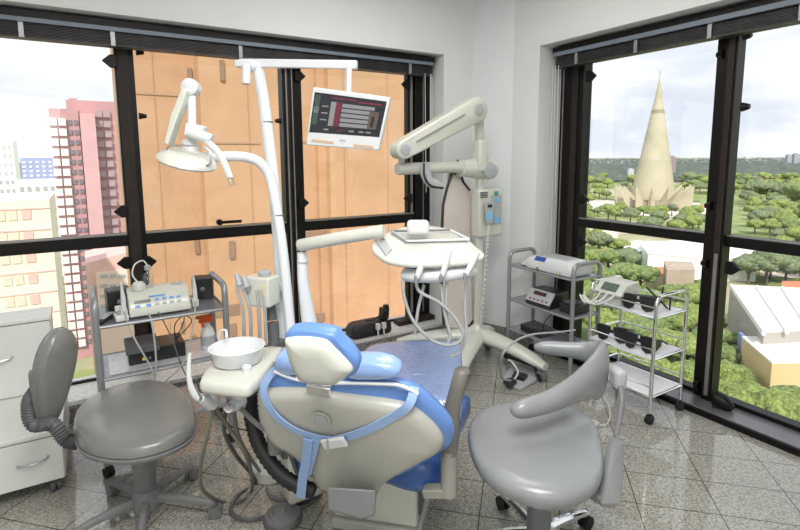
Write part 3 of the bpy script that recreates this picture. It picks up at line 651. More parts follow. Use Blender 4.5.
# leg rest with plastic sheet
lg = [P(362, 352, 'z', .55), P(374, 344, 'z', .55), P(410, 340, 'z', .55), P(452, 340, 'z', .55), P(460, 342, 'z', .55), P(462, 350, 'z', .55), P(461, 376, 'z', .545), C(.305, .33, .545), C(.30, .18, .54), C(-.24, .18, .54), C(-.235, .5, .54)]
bl_pad('leg_rest', lg, (0, 0, 1), [(.93, -.11), (.99, -.095), (1.0, -.05), (.995, -.015), (.965, 0), (.8, .004), (.4, .004)], M['legblue'], 4)
MB().pad(smooth_loop([p+V((0, 0, .0)) for p in lg], 4), (0, 0, 1), [(.985, -.06), (1.005, -.04), (1.0, -.008), (.97, .006), (.8, .010), (.4, .010)]).build('plastic_cover', M['film'], chair)
# backrest: plane facing the viewer, reclined
bn = (CM.to_3x3()@V((0, -.80, -.28))).normalized()     # outward (towards the camera, slightly down)
bp0 = C(.03, -.33, .74)
def B(u, v): return PN(u, v, bp0, bn)
shell = [B(*q) for q in ((262, 398), (266, 391), (272, 388), (290, 387), (315, 388), (332, 391), (360, 395), (385, 398), (405, 402), (418, 409), (430, 419), (439, 429), (443, 438), (440, 447), (428, 454), (410, 464), (394, 473), (382, 482), (376, 491), (350, 489), (322, 484), (314, 470), (303, 458), (290, 447), (276, 440), (267, 427), (261, 412))]
shell = smooth_loop(shell, 3)
MB().pad(shell, bn, [(1.0, -.03), (1.01, -.005), (1.0, .018), (.96, .032), (.86, .040), (.60, .044), (.3, .046)]).build('back_shell', M['bone'], chair, ang=60)
cush = [B(*q) for q in ((260, 404), (264, 388), (270, 380), (282, 376), (315, 380), (350, 384), (390, 387), (412, 392), (430, 405), (446, 421), (453, 434), (449, 448), (438, 456), (400, 478), (340, 484), (300, 462), (270, 438), (260, 418))]
MB().pad(smooth_loop(cush, 3), -bn, [(.92, .0), (1.0, .012), (1.005, .03), (.985, .05), (.93, .062), (.6, .066)]).build('back_cushion', M['blue'], chair, ang=60)
# shell details
def on_shell(u, v, d=.062): return B(u, v)+bn*(d-.012)
MB().lathe([(.030, -.004), (.034, .002), (.027, .004), (.020, .001)], on_shell(326, 408, .062), bn, 28).build('oval_recess', M['bone'], chair)
MB().lathe([(.021, .0), (.021, .006), (.014, .008)], on_shell(326, 408, .062), bn, 24).build('round_button', M['greyl'], chair)
for u, v, d in ((417, 422, .036), (279, 418, .036), (392, 462, .040)): MB().lathe([(.014, -.003), (.014, .003), (.009, .004)], on_shell(u, v, d), bn, 18).build('screw_cap', M['boned'] if v > 450 else M['ivory'], chair)
# bracket and headrest
MB().bar(on_shell(321, 380, .03), on_shell(321, 391, .02)+V((0, 0, -.01)), .03, .085, up=U_).build('headrest_bracket', M['chrome'], chair, bevel=.004)
hn = (CM.to_3x3()@V((-.03, -.86, -.22))).normalized(); hp0 = C(-.01, -.57, .98)
def Hd(u, v): return PN(u, v, hp0, hn)
MB().bar(on_shell(321, 384, .02), Hd(322, 378)-hn*.02, .012, .06, up=U_).build('headrest_stem', M['chrome'], chair, bevel=.002)
hb = smooth_loop([Hd(*q) for q in ((287, 339), (290, 336), (308, 335), (327, 338), (336, 346), (346, 356), (354, 366), (351, 371), (341, 379), (332, 382), (307, 379), (299, 374), (291, 357))], 3)
MB().pad(hb, hn, [(1.0, -.01), (1.01, .0), (1.0, .012), (.95, .022), (.66, .034), (.3, .035)]).build('headrest_shell', M['ivory'], chair, ang=60)
hc = smooth_loop([Hd(*q) for q in ((285, 340), (286, 333), (292, 330), (310, 330), (332, 334), (340, 342), (350, 352), (358, 364), (356, 373), (348, 377), (330, 376), (304, 372), (292, 356))], 4)
MB().pad(hc, -hn, [(.94, -.006), (1.0, .002), (1.0, .02), (.985, .038), (.93, .048), (.5, .052)]).build('headrest_cushion', M['blue'], chair, ang=60)
# covered pillow showing right and left of the headrest
def pillow(name, px, m, off):
    lp = smooth_loop([B(*q)-bn*off for q in px], 3)
    return MB().pad(lp, -bn, [(.8, -.035), (.97, -.022), (1.0, 0), (.97, .025), (.8, .04), (.4, .045)]).build(name, m, chair, ang=70)
pillow('shoulder_pillow', ((273, 364), (278, 358), (292, 356), (300, 366), (296, 376), (280, 374)), M['bluel'], .03)
pillow('shoulder_pillow', ((345, 366), (362, 364), (380, 365), (394, 369), (400, 376), (385, 380), (345, 379)), M['bluel'], .03)
MB().tube(smooth_path([B(274, 371)-bn*.0, B(295, 379), B(322, 383), B(350, 383), B(385, 384), B(402, 386), B(418, 394)], 5), .0065, 8).build('white_edge_tape', M['white'], chair)
# armrests
for s, pxs in ((1, ((463, 368, .82, .6), (462, 371, .80, 1), (458, 386, .75, 1), (453, 404, .68, 1), (450, 430, .60, 1), (449, 453, .52, 1))),):
    rings = []
    for i, (u, v, z, k) in enumerate(pxs):
        t_ = 1.83
        c = PT(u, v, t_)
        rings.append([c+U_*a*.028*k+D_*b*.028*k for a, b in ((-1, -.6), (-.6, -1), (.6, -1), (1, -.6), (1, .6), (.6, 1), (-.6, 1), (-1, .6))])
    MB().loft(rings).build('armrest', M['taupe'], chair, ang=50)
    c0_ = PT(449, 450, 1.83); c1_ = PT(449, 495, 1.83)
    MB().tube([c0_, c1_], .030, 16).build('armrest_post', M['greyl'] if 0 else M['boned'], chair)
    MB().bar(PT(450, 491, 1.83), PT(424, 491, 1.86), .05, .035).build('armrest_bracket', M['boned'], chair, bevel=.006)
MB().tube([PT(274, 398, 2.0), PT(277, 452, 2.0)], .035, 14).build('armrest_post', M['greym'], chair)
# reclining mechanism housing
MB().loft([[PT(u, v, t_) for u, v in pts_] for pts_, t_ in ((((327, 487), (376, 490), (375, 516), (362, 520), (345, 515), (328, 511)), 1.74), (((329, 487), (377, 490), (375, 514), (363, 518), (346, 513), (330, 510)), 1.86))]).build('hinge_housing', M['greym'], chair, bevel=.008)
# belt
def strap(name, px, d, wd, m, th=.003):
    pts_ = smooth_path([on_shell(u, v, dd) for (u, v), dd in zip(px, d)], 6); rings = []
    for i, p in enumerate(pts_):
        tg = (pts_[min(i+1, len(pts_)-1)]-pts_[max(i-1, 0)]).normalized(); sdv = bn.cross(tg).normalized()
        rings.append([p+sdv*wd/2+bn*th, p-sdv*wd/2+bn*th, p-sdv*wd/2-bn*th, p+sdv*wd/2-bn*th])
    return MB().loft(rings).build(name, m, chair, ang=60)
bs = strap('safety_belt', ((280, 370), (269, 376), (268, 387), (280, 403), (300, 417), (322, 424), (340, 427)), (-.02, .02, .045, .062, .068, .070, .070), .026, M['belt'])
strap('safety_belt', ((340, 427), (365, 420), (390, 410), (410, 398), (414, 390)), (.070, .066, .055, .045, .0), .030, M['belt'])
MB().bar(on_shell(330, 427, .088), on_shell(352, 424, .086), .040, .014, up=bn).build('buckle', M['white'], chair, bevel=.004)
MB().bar(on_shell(335, 420, .096), on_shell(336, 432, .096), .008, .004, up=bn).build('buckle_slot', M['greyl'], chair)
strap('belt_tail', ((315, 424), (313, 445), (310, 460), (308, 480)), (.080, .080, .082, .086), .034, M['belt'])
strap('belt_tail', ((322, 426), (318, 442), (313, 460)), (.074, .074, .074), .030, M['belt'])
# belt loop on the left edge
# ================================================================== cuspidor unit
t = thing('cuspidor_unit', 'white spittoon unit with round porcelain bowl at the left side of the dental chair', 'cuspidor unit', (.62, 2.1, 0))
top = smooth_loop([P(u, v, 'z', .805) for u, v in ((200, 379), (205, 370), (213, 360), (232, 352), (262, 347), (282, 346), (279, 352), (271, 363), (262, 375), (254, 383), (246, 387), (228, 386), (212, 384), (202, 382))], 3)
MB().pad(top, (0, 0, 1), [(.90, -.045), (.985, -.040), (1.01, -.028), (1.0, -.012), (.965, .0), (.90, .004), (.72, .007), (.3, .008)]).build('body', M['ivory'], t, ang=60)
bo = PT(237, 347, 1.99); bo = V((bo.x, bo.y, 0))
MB().lathe([(.080, .812), (.092, .820), (.102, .868), (.107, .876), (.101, .876), (.088, .832), (.04, .822), (.01, .820)], bo, n=48).build('bowl', M['porc'], t, ang=60)
MB().tube(smooth_path([bo+V((-.04, .115, .81)), bo+V((-.04, .115, .90)), bo+V((-.02, .09, .915)), bo+V((-.025, .06, .895))], 4), .006, 8).build('bowl_rinse_spout', M['white'], t)
kp = P(247, 374, 'z', .80); MB().lathe([(.018, .0), (.018, .022), (.014, .026)], kp+V((0, 0, .008)), n=20).build('knob', M['white'], t)
MB().loft([[P(u, v, 'z', z) for u, v in q] for z, q in ((.80, ((262, 350), (300, 345), (318, 352), (285, 372))), (.72, ((262, 352), (300, 347), (318, 354), (285, 374))))]).build('support_arm', M['ivory'], t, bevel=.01)
MB().loft([[(.76+a*k, 2.16+b*k, z) for a, b in ((-1, -1), (1, -1), (1, 1), (-1, 1))] for z, k in ((.03, .085), (.45, .075), (.80, .07))]).build('column', M['ivory'], t, bevel=.02)
MB().lathe([(.10, 0), (.105, .01), (.095, .05), (.06, .07)], (.70, 2.42, 0), n=32).build('floor_box', M['ivory'], t)
for u, v, lab in ((212, 404, 0), (240, 403, 1)):
    c = PT(u, v, 1.93); e = PT(u-12, v-6 if lab == 0 else v+5, 1.86)
    MB().tube([c+V((0, 0, .05)), c], .026, 14).tube([c, e], [.027, .018], 14).build('suction_socket', M['white'], t)
h1 = PT(200, 400, 1.86)
MB().tube(smooth_path([h1, PT(193, 392, 1.84), PT(189, 378, 1.83), PT(189, 360, 1.83), PT(190, 353, 1.83)], 4), [.013, .012, .009, .007, .005], 12).build('suction_handpiece', M['white'], t)
MB().tube([h1, PT(192, 391, 1.84)], [.014, .012], 12).build('suction_collar', M['steel'], t)
h2 = PT(233, 408, 1.87); MB().tube([h2, PT(225, 405, 1.85)], [.013, .010], 12).build('suction_collar', M['steel'], t)
def floorpx(u, v): return P(u, v, 'z', .012)
hoseobj('suction_hose', [PT(212, 407, 1.92), PT(208, 432, 1.90), PT(201, 465, 1.95), PT(203, 490, 2.05), floorpx(222, 502), floorpx(240, 502), floorpx(252, 490), PT(248, 460, 2.05), PT(230, 430, 1.98), PT(216, 408, 1.93)], .008, M['hosed'], t)
hoseobj('suction_hose', [PT(240, 408, 1.9), PT(258, 425, 1.95), PT(285, 445, 1.98), PT(300, 480, 2.05)], .010, M['greym'], t)
hoseobj('suction_hose', [PT(228, 402, 2.0), PT(224, 430, 2.05), PT(236, 455, 2.2), floorpx(256, 482), floorpx(238, 495), floorpx(231, 512), floorpx(250, 520), floorpx(285, 508), floorpx(318, 494)], .009, M['greyd'], t)
hoseobj('suction_hose', [PT(233, 402, 2.0), PT(240, 440, 2.1), floorpx(262, 475), floorpx(270, 495), floorpx(288, 502)], .009, M['greym'], t)
hoseobj('drain_hose', [PT(196, 380, 2.1), PT(205, 400, 2.15), PT(228, 425, 2.2), PT(262, 432, 2.2)], .004, M['greyd'], t)
# corrugated umbilical
up_pts = smooth_path([PT(250, 392, 2.02), PT(252, 420, 2.02), PT(262, 450, 2.0), PT(285, 478, 1.97), PT(315, 492, 1.95)], 12)
MB().tube(up_pts, [(.031 if i % 2 else .027) for i in range(len(up_pts))], 14).build('corrugated_umbilical', M['rubber'], t, ang=80)
MB().lathe([(.018, -.02), (.024, -.016), (.024, .016), (.016, .02)], floorpx(291, 503)+V((0, 0, .012)), (1, .2, 0), 14).build('hose_coupling', M['hosed'], t)
# ---- poles: lamp and monitor
TP = 2.27
t = thing('monitor_pole', 'tall white steel pole with an arm carrying the flat screen in front of the window', 'monitor arm', PT(285, 345, TP))
b_ = PT(284, 350, TP)
MB().tube(smooth_path([b_, PT(277, 220, TP), PT(266, 120, TP), PT(261, 85, TP), PT(257, 68, TP), PT(248, 66, TP-.03)], 6), .026, 16).build('pole', M['wtube'], t)
MB().b2(b_+V((-.035, -.035, -.5)), b_+V((.035, .035, .06))).build('floor_column', M['greyd'], t, bevel=.01)
MB().lathe([(.0272, -.002), (.0272, .002)], PT(267, 122, TP), (0, 0, 1), 18).build('pole_joint', M['greyd'], t)
am0 = PT(240, 63, TP+.02); am1 = PT(357, 65, TP-.10)
MB().bar(am0, am1, .028, .036, up=(0, 0, 1)).build('top_arm', M['wtube'], t, bevel=.005)
MB().bar(PT(236, 64, TP-.03), PT(252, 64, TP-.03), .045, .03, up=(0, 0, 1)).build('end_bracket', M['white'], t, bevel=.004)
MB().tube([PT(246, 66, TP-.05), PT(246, 84, TP-.05)], .02, 12).build('hanging_handle', M['white'], t)
MB().bar(PT(348.5, 67, TP-.10), PT(348, 95, TP-.10), .026, .02, up=(1, 0, 0)).build('drop_bar', M['wtube'], t, bevel=.003)
t = thing('wall_monitor', 'white framed flat screen showing a dark web page, hung from the white pole arm', 'monitor', PT(347, 118, TP-.12))
TM = TP-.12
mn = (-(FW*1.0)+V((0, 0, -.25))-RT*.15).normalized(); mp0 = PT(347, 118, TM)
def Mo(u, v, d=0): return PN(u, v, mp0, mn)+mn*d
fr4 = [Mo(*q) for q in ((313, 87), (390.5, 97.5), (379, 150.5), (306, 145))]
MB().loft([[p-mn*.03 for p in fr4], [p+mn*.004 for p in fr4]]).build('frame', M['white'], t, bevel=.006)
scr = [Mo(u, v) for u, v in ((315.2, 92), (387, 101.5), (379.5, 137), (309.5, 132))]
so = MB().loft([[p+mn*.0042 for p in scr], [p+mn*.0055 for p in scr]]).build('screen', M['screenk'], t)
def scrq(a0, b0, a1, b1, m, name='screen_block', d=.0058):
    def Q(a, b):
        topp = scr[0].lerp(scr[1], a); bot = scr[3].lerp(scr[2], a); return topp.lerp(bot, b)
    q = [Q(a0, b0), Q(a1, b0), Q(a1, b1), Q(a0, b1)]
    MB().loft([[p+mn*d for p in q], [p+mn*(d+.0004) for p in q]]).build(name, m, so)
scrq(.02, .05, .09, .80, M['greyl'] if 0 else M['screeng']); scrq(.02, .34, .09, .5, M['screenw']); scrq(.25, .18, .32, .80, M['screenw']); scrq(.32, .18, .40, .80, M['screenr'])
for i in range(5): scrq(.41, .20+i*.125, .80 if i > 0 else .86, .295+i*.125, M['screenw'], 'screen_row')
for i in range(3): scrq(.13, .30+i*.17, .22, .33+i*.17, M['screenw'], 'screen_row')
scrq(.80, .32, .93, .80, M['screent']); scrq(.84, .45, .88, .75, M['screenk'], d=.0064); scrq(.25, .06, .60, .10, M['screenr']); scrq(.62, .09, .95, .14, M['screenr'])
for a, m in ((.20, 'screenw'), (.40, 'screenr'), (.56, 'screenw'), (.70, 'screenw'), (.80, 'screenw')): scrq(a, .88, a+.07, .92, M[m])
for q in (((312, 139), (334, 141.5), (333.5, 144), (311.5, 141.5)), ((354, 144), (374, 146), (373.5, 148.5), (353.5, 146.5))):
    pq = [Mo(*w_) for w_ in q]
    MB().loft([[p+mn*.0045 for p in pq], [p+mn*.0056 for p in pq]]).build('slot', M['peach'], t)
MB().loft([[Mo(*q_)+mn*d for q_ in ((340, 139), (346, 139.8), (345.6, 141.5), (339.6, 140.7))] for d in (.0045, .0056)]).build('badge', M['greyl'], t)
MB().tube([PT(348, 90, TM+.03), Mo(347, 112, -.045)], .014, 10).build('mount', M['white'], t)
t = thing('operating_lamp', 'white dental operating lamp on a curved steel tube in front of the left window', 'lamp', PT(290, 345, 2.2))
TL = 2.18
MB().tube(smooth_path([PT(292, 345, TL), PT(284, 260, TL), PT(276, 205, TL), PT(270, 178, TL), PT(260, 163, TL-.02), PT(245, 157, TL-.04), PT(222, 156.5, TL-.08), PT(196, 158, TL-.12)], 6), .021, 16).build('curved_tube', M['wtube'], t)
MB().lathe([(.0222, -.002), (.0222, .002)], PT(278.5, 215, TL), (0, 0, 1), 18).build('tube_joint', M['greyd'], t)
TA = TL-.14
MB().tube([PT(192, 156, TA), PT(189, 140, TA)], .03, 18).build('arm_joint', M['white'], t)
MB().tube(smooth_path([PT(191, 143, TA), PT(192, 115, TA), PT(191, 92, TA)], 4), [.02, .016, .018], 14).build('upright_arm', M['wtube'], t)
MB().lathe([(.026, -.028), (.034, -.022), (.036, 0), (.034, .022), (.026, .028)], PT(191, 88, TA), -FW, 24).build('arm_knuckle', M['white'], t)
lp = [PT(u, v, TA-.03) for u, v in ((184, 87), (189, 92), (178, 122), (170, 146), (166, 144), (172, 118))]
MB().loft([[p+FW*d for p in lp] for d in (-.02, .03)]).build('ribbed_arm_cover', M['ivory'], t, bevel=.005)
MB().box(PT(196, 131, TA-.03), (.07, .06, .05), (0, .2, -.5)).build('joint_block', M['white'], t, bevel=.006)
MB().tube([PT(190, 132, TA-.05), PT(212, 140, TA-.05)], .022, 12).build('head_arm', M['white'], t)
hcn = PT(188, 158, TA-.06)
MB().lathe([(.015, .022), (.07, .020), (.100, .006), (.112, -.014), (.106, -.022), (.088, -.016), (.055, .002), (.01, .008)], hcn, (.15, -.30, 1), 36).build('reflector_head', M['ivory'], t, ang=60)
MB().lathe([(.02, -.03), (.022, 0), (.018, .012)], hcn+V((0, 0, -.005)), (0, 0, 1), 16).build('bulb_guard', M['steel'], t)
MB().lathe([(.112, -.022), (.10, -.028), (.05, -.034), (.01, -.036)], hcn, (.1, -.15, 1), 36).build('clear_shield', M['clear'], t)
fr_ = [PT(u, v, TA-.1) for u, v in ((171, 146), (206, 148), (211, 160), (205, 166), (172, 163), (168, 155))]
MB().tube(smooth_loop(fr_, 3)+[smooth_loop(fr_, 3)[0]], .004, 6).build('wire_frame', M['steel'], t)
MB().tube(smooth_path([PT(206, 141, TA-.06), PT(216, 150, TA-.06), PT(224, 163, TA-.06), PT(230, 178, TA-.06)], 5), [.012, .014, .014, .013], 10, sx=.6).build('lamp_handle', M['white'], t)
MB().tube([PT(229, 176, TA-.06), PT(233, 186, TA-.06)], [.014, .013], 10, sx=.5).build('handle_sleeve', M['clear'], t)
# ---- assistant holder box
t = thing('assistant_holder', 'white square control box with two grey instrument hooks on the pole beside the spittoon', 'instrument holder', PT(262, 292, 2.2))
c = PT(263, 290, 2.16)
MB().box(c, (.115, .085, .125), (0, 0, -YAW-.35)).build('box', M['ivory'], t, bevel=.008)
MB().box(c+V((-.016, -.050, .01)), (.03, .003, .05), (0, 0, -YAW-.35)).build('blank_label', mat('yellowed_label', (.66, .62, .45), .5, var=.05), t)
MB().lathe([(.025, .0), (.027, .014), (.015, .02)], c+V((.01, 0, .064)), n=20).build('top_knob', M['greyl'], t)
for u, v in ((236, 280), (243, 282)):
    MB().tube([PT(u, v-7, 2.1), PT(u+4, v+5, 2.1)], [.008, .014], 10).build('hook', M['greyl'], t)
MB().bar(PT(236, 284, 2.11), PT(250, 287, 2.13), .04, .03).build('hook_bracket', M['greyl'], t, bevel=.004)
for u0, u1, v1 in ((237, 243, 345), (243, 250, 340), (257, 259, 340), (262, 265, 345)):
    hoseobj('hose', [PT(u0, 290, 2.11), PT(u1, 310, 2.12), PT(u1+1, v1, 2.16)], .007, M['hose'], t)
MB().tube([PT(270, 302, 2.2), PT(272, 320, 2.2)], .022, 14).tube([PT(273, 322, 2.2), PT(274, 345, 2.2)], .024, 14).build('black_coupling', M['greyd'], t)
MB().box(PT(279, 287, 2.22), (.06, .05, .03), (0, 0, -.3)).build('clamp', M['white'], t, bevel=.004)
# ================================================================== delivery unit
t = thing('delivery_table', 'ivory instrument table on a swing arm above the patient seat, with three handpieces', 'delivery table', PT(308, 345, 2.2))
TD = 2.2
MB().tube(smooth_path([PT(314, 350, TD+.02), PT(308, 315, TD+.01), PT(303, 280, TD), PT(302, 252, TD)], 4), [.034, .034, .026, .022, .020], 16).build('arm_post', M['wtube'], t)
MB().lathe([(.024, -.003), (.024, .003)], PT(302.5, 262, TD), n=16).build('post_ring', M['greyl'], t)
TT = 2.05
MB().tube([PT(297, 246, TD-.02), PT(300, 245.5, TD-.02), PT(340, 238, TD-.08), PT(384, 231, TT+.03)], [.018, .027, .027, .027], 16).build('swing_arm', M['ivory'], t)
FH = V((FW.x, FW.y, 0)).normalized()
tn = (V((0, 0, 1))*math.cos(R(13))-FH*math.sin(R(13))).normalized(); tp0 = PT(426, 247, TT)
def Tr(u, v, d=0): return PN(u, v, tp0, tn)+tn*d
tl = smooth_loop([Tr(*q) for q in ((372, 244), (377, 238), (390, 232), (406, 227), (429, 226), (454, 231), (466, 238), (476, 247), (484, 254), (478, 259), (465, 262), (435, 264), (410, 264), (395, 262), (384, 259), (373, 250))], 3)
MB().pad(tl, tn, [(.93, -.020), (1.0, -.016), (1.01, -.008), (1.0, .0), (.97, .004), (.8, .005)]).build('tray_body', M['ivory'], t, ang=60)
MB().pad([Tr(*q, .0) for q in ((392, 236), (456, 235), (466, 243), (404, 244))], tn, [(1.0, .002), (1.0, .010), (.97, .012)]).build('tray_recess', M['greyl'], t)
MB().pad([Tr(*q, .0) for q in ((396, 236.8), (454, 236), (462, 242), (406, 243))], tn, [(1.0, .012), (1.0, .0135)]).build('tray_mat', M['bone'], t)
for a, b, m_ in (((391.5, 235), (450, 234), 'greym'), ((450, 234), (469, 243.4), 'white'), ((469, 243.4), (406.6, 245), 'white'), ((406.6, 245), (391.5, 235), 'greyl')): MB().bar(Tr(*a, .018), Tr(*b, .018), .009, .009).build('tray_rim', M[m_], t, bevel=.002)
MB().box(PT(418, 227, TT+.02), (.09, .07, .055), (0, 0, -YAW)).build('cap_cover', M['white'], t, bevel=.016)
MB().pad([Tr(*q) for q in ((376, 244), (384, 240), (392, 252), (386, 258))], tn, [(1.0, .0), (1.0, .010), (.9, .014)]).build('side_pad', M['greyl'], t, bevel=.003)
hb_ = [(u, v, tt) for u, v, tt in ((403, 274, 1.98), (418, 276, 1.95), (445, 275, 1.94), (475, 270, 1.97))]
pth = smooth_path([PT(*q) for q in hb_], 5)
MB().tube(pth, [.018]+[.026]*(len(pth)-2)+[.020], 16).build('holder_rail', M['white'], t)
for i, (u0, v0, u1, v1, uu) in enumerate(((422, 264, 417, 278, 0), (450, 250, 442, 276, 1), (478, 252, 466, 275, 2))):
    tt = 1.90
    h = MB().tube([PT(u0, v0, tt), PT((u0+u1)/2, (v0+v1)/2, tt), PT(u1, v1, tt)], [.010, .013, .010], 12).build('handpiece', M['white'], t)
    MB().tube([PT(u1, v1-2, tt), PT(u1-1, v1+5, tt)], [.011, .008], 10).build('collar', M['steel'], h)
hh = [[(416, 282), (420, 292), (440, 303), (458, 322), (462, 338), (450, 345), (432, 340), (414, 322), (405, 300), (402, 280)],
      [(441, 284), (444, 310), (450, 335), (448, 342)],
      [(447, 282), (446, 305), (449, 335)],
      [(466, 281), (465, 310), (466, 335), (460, 352), (450, 356)],
      [(424, 285), (418, 310), (415, 335)]]
for i, q in enumerate(hh): hoseobj('instrument_hose', [PT(u, v, 1.93+.01*i) for u, v in q], .0062, M['hose'], t)
MB().bar(PT(425, 268, 2.0), PT(430, 262, 2.05), .05, .05).build('rail_bracket', M['ivory'], t, bevel=.004)
MB().tube([PT(429, 277, 1.98), PT(431, 283, 1.98)], .012, 10).build('drip_cap', M['clear'], t)
# ================================================================== x-ray unit
XY = 3.0
t = thing('xray_machine', 'tall ivory dental x-ray machine on a spread caster base in the room corner', 'x-ray machine', (2.555, XY, 0))
def X(u, v, y=XY): return P(u, v, 'y', y)
bc_ = V((2.555, 3.0, .20))
for tip, z1, w1_ in (((2.70, 2.43), .10, .062), ((2.02, 2.62), .09, .062), ((2.02, 3.36), .13, .055), ((2.80, 3.14), .15, .06)):
    tv = V((*tip, z1)); d = (tv-bc_); d.z = 0; d.normalize(); sdv = V((-d.y, d.x, 0)); rings = []
    for i in range(7):
        f = i/6; p = bc_.lerp(tv, f); p.z = bc_.z*(1-f*f)+z1*f*f+.01
        ww = .085*(1-f)+w1_*f; hh_ = .060*(1-f)+.035*f
        if i == 6: ww *= .7; hh_ *= .7
        rings.append([p+sdv*ww*math.cos(2*PI*k/12)+V((0, 0, 1))*hh_*math.sin(2*PI*k/12) for k in range(12)])
    lg_ = MB().loft(rings).build('base_leg', M['ivory'], t, ang=60)
    caster(lg_, (tv.x-d.x*.03, tv.y-d.y*.03, 0), z1-.02, (-d.y, d.x, 0), 'greym', .038)
MB().lathe([(.09, .155), (.10, .18), (.085, .24), (.05, .28), (.03, .30)], (2.555, 3.0, 0), n=32).build('base_hub', M['ivory'], t)
MB().bar(X(477.5, 335), X(480, 150), .045, .05, up=(1, 0, 0)).build('column', M['ivory'], t, bevel=.008)
MB().bar(X(487, 236), X(487, 188), .24, .11, up=(0, 1, 0)).build('timer_box', M['ivory'], t, bevel=.02)
fy = V((0, -1, 0))
MB().box(X(488, 209)+V((.03, -.062, 0)), (.10, .006, .22)).build('side_plate', M['greyl'], t, bevel=.003)
for k in range(4): MB().box(X(484, 192.5+1.6*k, 2.94), (.075, .004, .006)).build('grille_slot', M['greyd'], t)
MB().box(X(496.5, 193.5, 2.935), (.035, .004, .035)).build('green_badge', mat('green_badge', (.05, .35, .28), .4, var=.05), t)
for v_, h_ in ((200, .025), (220, .05)): MB().box(X(497, v_, 2.932), (.05, .004, h_)).build('blue_sticker', mat('sky_blue_sticker', (.20, .55, .85), .4, var=.08) if v_ == 200 else bpy.data.materials['sky_blue_sticker'], t)
hs = thing('exposure_switch', 'grey hand control with display and coiled cord hooked on the x-ray column', 'hand control', X(489, 212, 2.90))
MB().loft([[X(u, v, y) for u, v in ((484.5, 203), (487, 201), (493, 201), (494.5, 204), (493, 224), (486, 224))] for y in (2.87, 2.925)]).build('case', M['greyl'], hs, bevel=.006)
MB().box(X(490, 206, 2.868), (.04, .004, .022)).build('display', M['blackp'], hs)
MB().box(X(489.5, 216, 2.868), (.045, .004, .06)).build('blue_key_panel', bpy.data.materials['sky_blue_sticker'], hs)
coil = []
A_ = [X(489, 226, 2.88), X(487, 250, 2.88), X(484, 290, 2.90), X(481, 325, 2.93)]
pp = smooth_path(A_, 60)
for i, p in enumerate(pp):
    a = i*.9; coil.append(p+V((math.cos(a)*.012, 0, math.sin(a)*.012)))
MB().tube(coil, .0035, 5).build('coiled_cord', M['cabl'], hs)
coil2 = [p+V((.05-.02*i/len(pp), .01, 0)) for i, p in enumerate(coil)]
# arms
MB().lathe([(.05, -.17), (.062, -.165), (.066, -.10), (.080, -.03), (.088, .05), (.09, .10), (.085, .13)], X(478, 168), (1, 0, 0), 28).build('shoulder_housing', M['ivory'], t)
MB().tube([X(397, 169), X(399, 169), X(452, 167), X(462, 167)], [.038, .042, .042, .045], 18).build('lower_arm', M['ivory'], t)
MB().lathe([(.060, 0), (.060, .012), (.05, .016)], X(482, 170)-V((0, .085, 0)), fy, 24).build('joint_cap', M['greyl'], t)
MB().tube([X(401, 168), X(402, 150)], .022, 12).build('elbow_post', M['ivory'], t)
ca = X(401, 150, 2.93); cb = X(474, 110, 2.93); dd = (cb-ca).normalized(); px_ = fy.cross(dd).normalized()
rings = []
for y_, k in ((-.055, .85), (-.045, 1), (.045, 1), (.055, .85)):
    rg = []
    for j in range(9): a = PI/2+PI*j/8; rg.append(ca+dd*math.cos(a)*.062*k+px_*math.sin(a)*.062*k+fy*y_)
    for j in range(9): a = -PI/2+PI*j/8; rg.append(cb+dd*math.cos(a)*.088*k+px_*math.sin(a)*.088*k+fy*y_)
    rings.append(rg)
MB().loft(rings).build('scissor_arm', M['ivory'], t, ang=40)
MB().bar(ca.lerp(cb, .15)+fy*.058+px_*.015, ca.lerp(cb, .8)+fy*.058+px_*.02, .006, .014, up=fy).build('arm_groove', M['boned'], t)
for c_, r_ in ((ca, .038), (cb, .042)): MB().lathe([(r_, 0), (r_, .006), (r_*.8, .008)], c_+fy*.055, fy, 24).build('joint_cap', M['greyl'], t)
MB().bar(X(479, 114), X(480, 165), .05, .06, up=(1, 0, 0)).build('upper_link', M['ivory'], t, bevel=.01)
MB().bar(X(480, 140, 2.95), X(480, 172, 2.95), .09, .08, up=(1, 0, 0)).build('link_sleeve', M['ivory'], t, bevel=.02)
MB().tube([cb+dd*.08+fy*.02, cb+dd*.10+fy*.02+V((0, 0, -.06))], .010, 8).build('cable_stub', M['blackp'], t)
yk = smooth_path([X(425, 164, 2.93), X(426, 174, 2.92), X(430, 182, 2.91), X(437, 184, 2.90), X(443, 188, 2.89)], 5)
MB().tube(yk, [.035, .045, .04, .03, .015], 12, sx=.5).build('grey_yoke_handle', M['greyl'], t, ang=60)
MB().tube(smooth_path([X(424, 163, 2.9), X(424.5, 176, 2.89), X(431, 186, 2.88), X(443, 188, 2.88)], 5), .008, 6).build('yoke_edge', M['blackp'], t)
# lead apron
t = thing('lead_apron', 'dusty pink protective apron with dark edging hung from the x-ray arm', 'apron', X(458, 178, 3.05))
ap = [(450, 172), (460, 172), (464, 182), (470, 190), (471, 240), (472, 300), (470, 325), (444, 325), (442, 300), (442, 240), (443, 205), (447, 188)]
apf = smooth_loop([X(u, v, 3.08) for u, v in ap], 3)
MB().loft([[p+V((0, .012*math.sin(p.x*60), 0))+V((0, d, 0)) for p in apf] for d in (0, .012)]).build('leather', M['apron'], t, ang=60)
MB().tube([X(u, v, 3.07) for u, v in ((452, 172), (447, 188), (443, 205), (441.5, 240), (442, 300), (444, 325))], .011, 6).tube([X(u, v, 3.07) for u, v in ((460, 172), (464, 183), (470, 190.5))], .008, 6).build('dark_edging', M['blackp'], t)
MB().tube([X(455, 175, 3.07), X(455, 166, 3.03), X(458, 160, 2.98)], .006, 6).build('hanging_loop', M['blackp'], t)
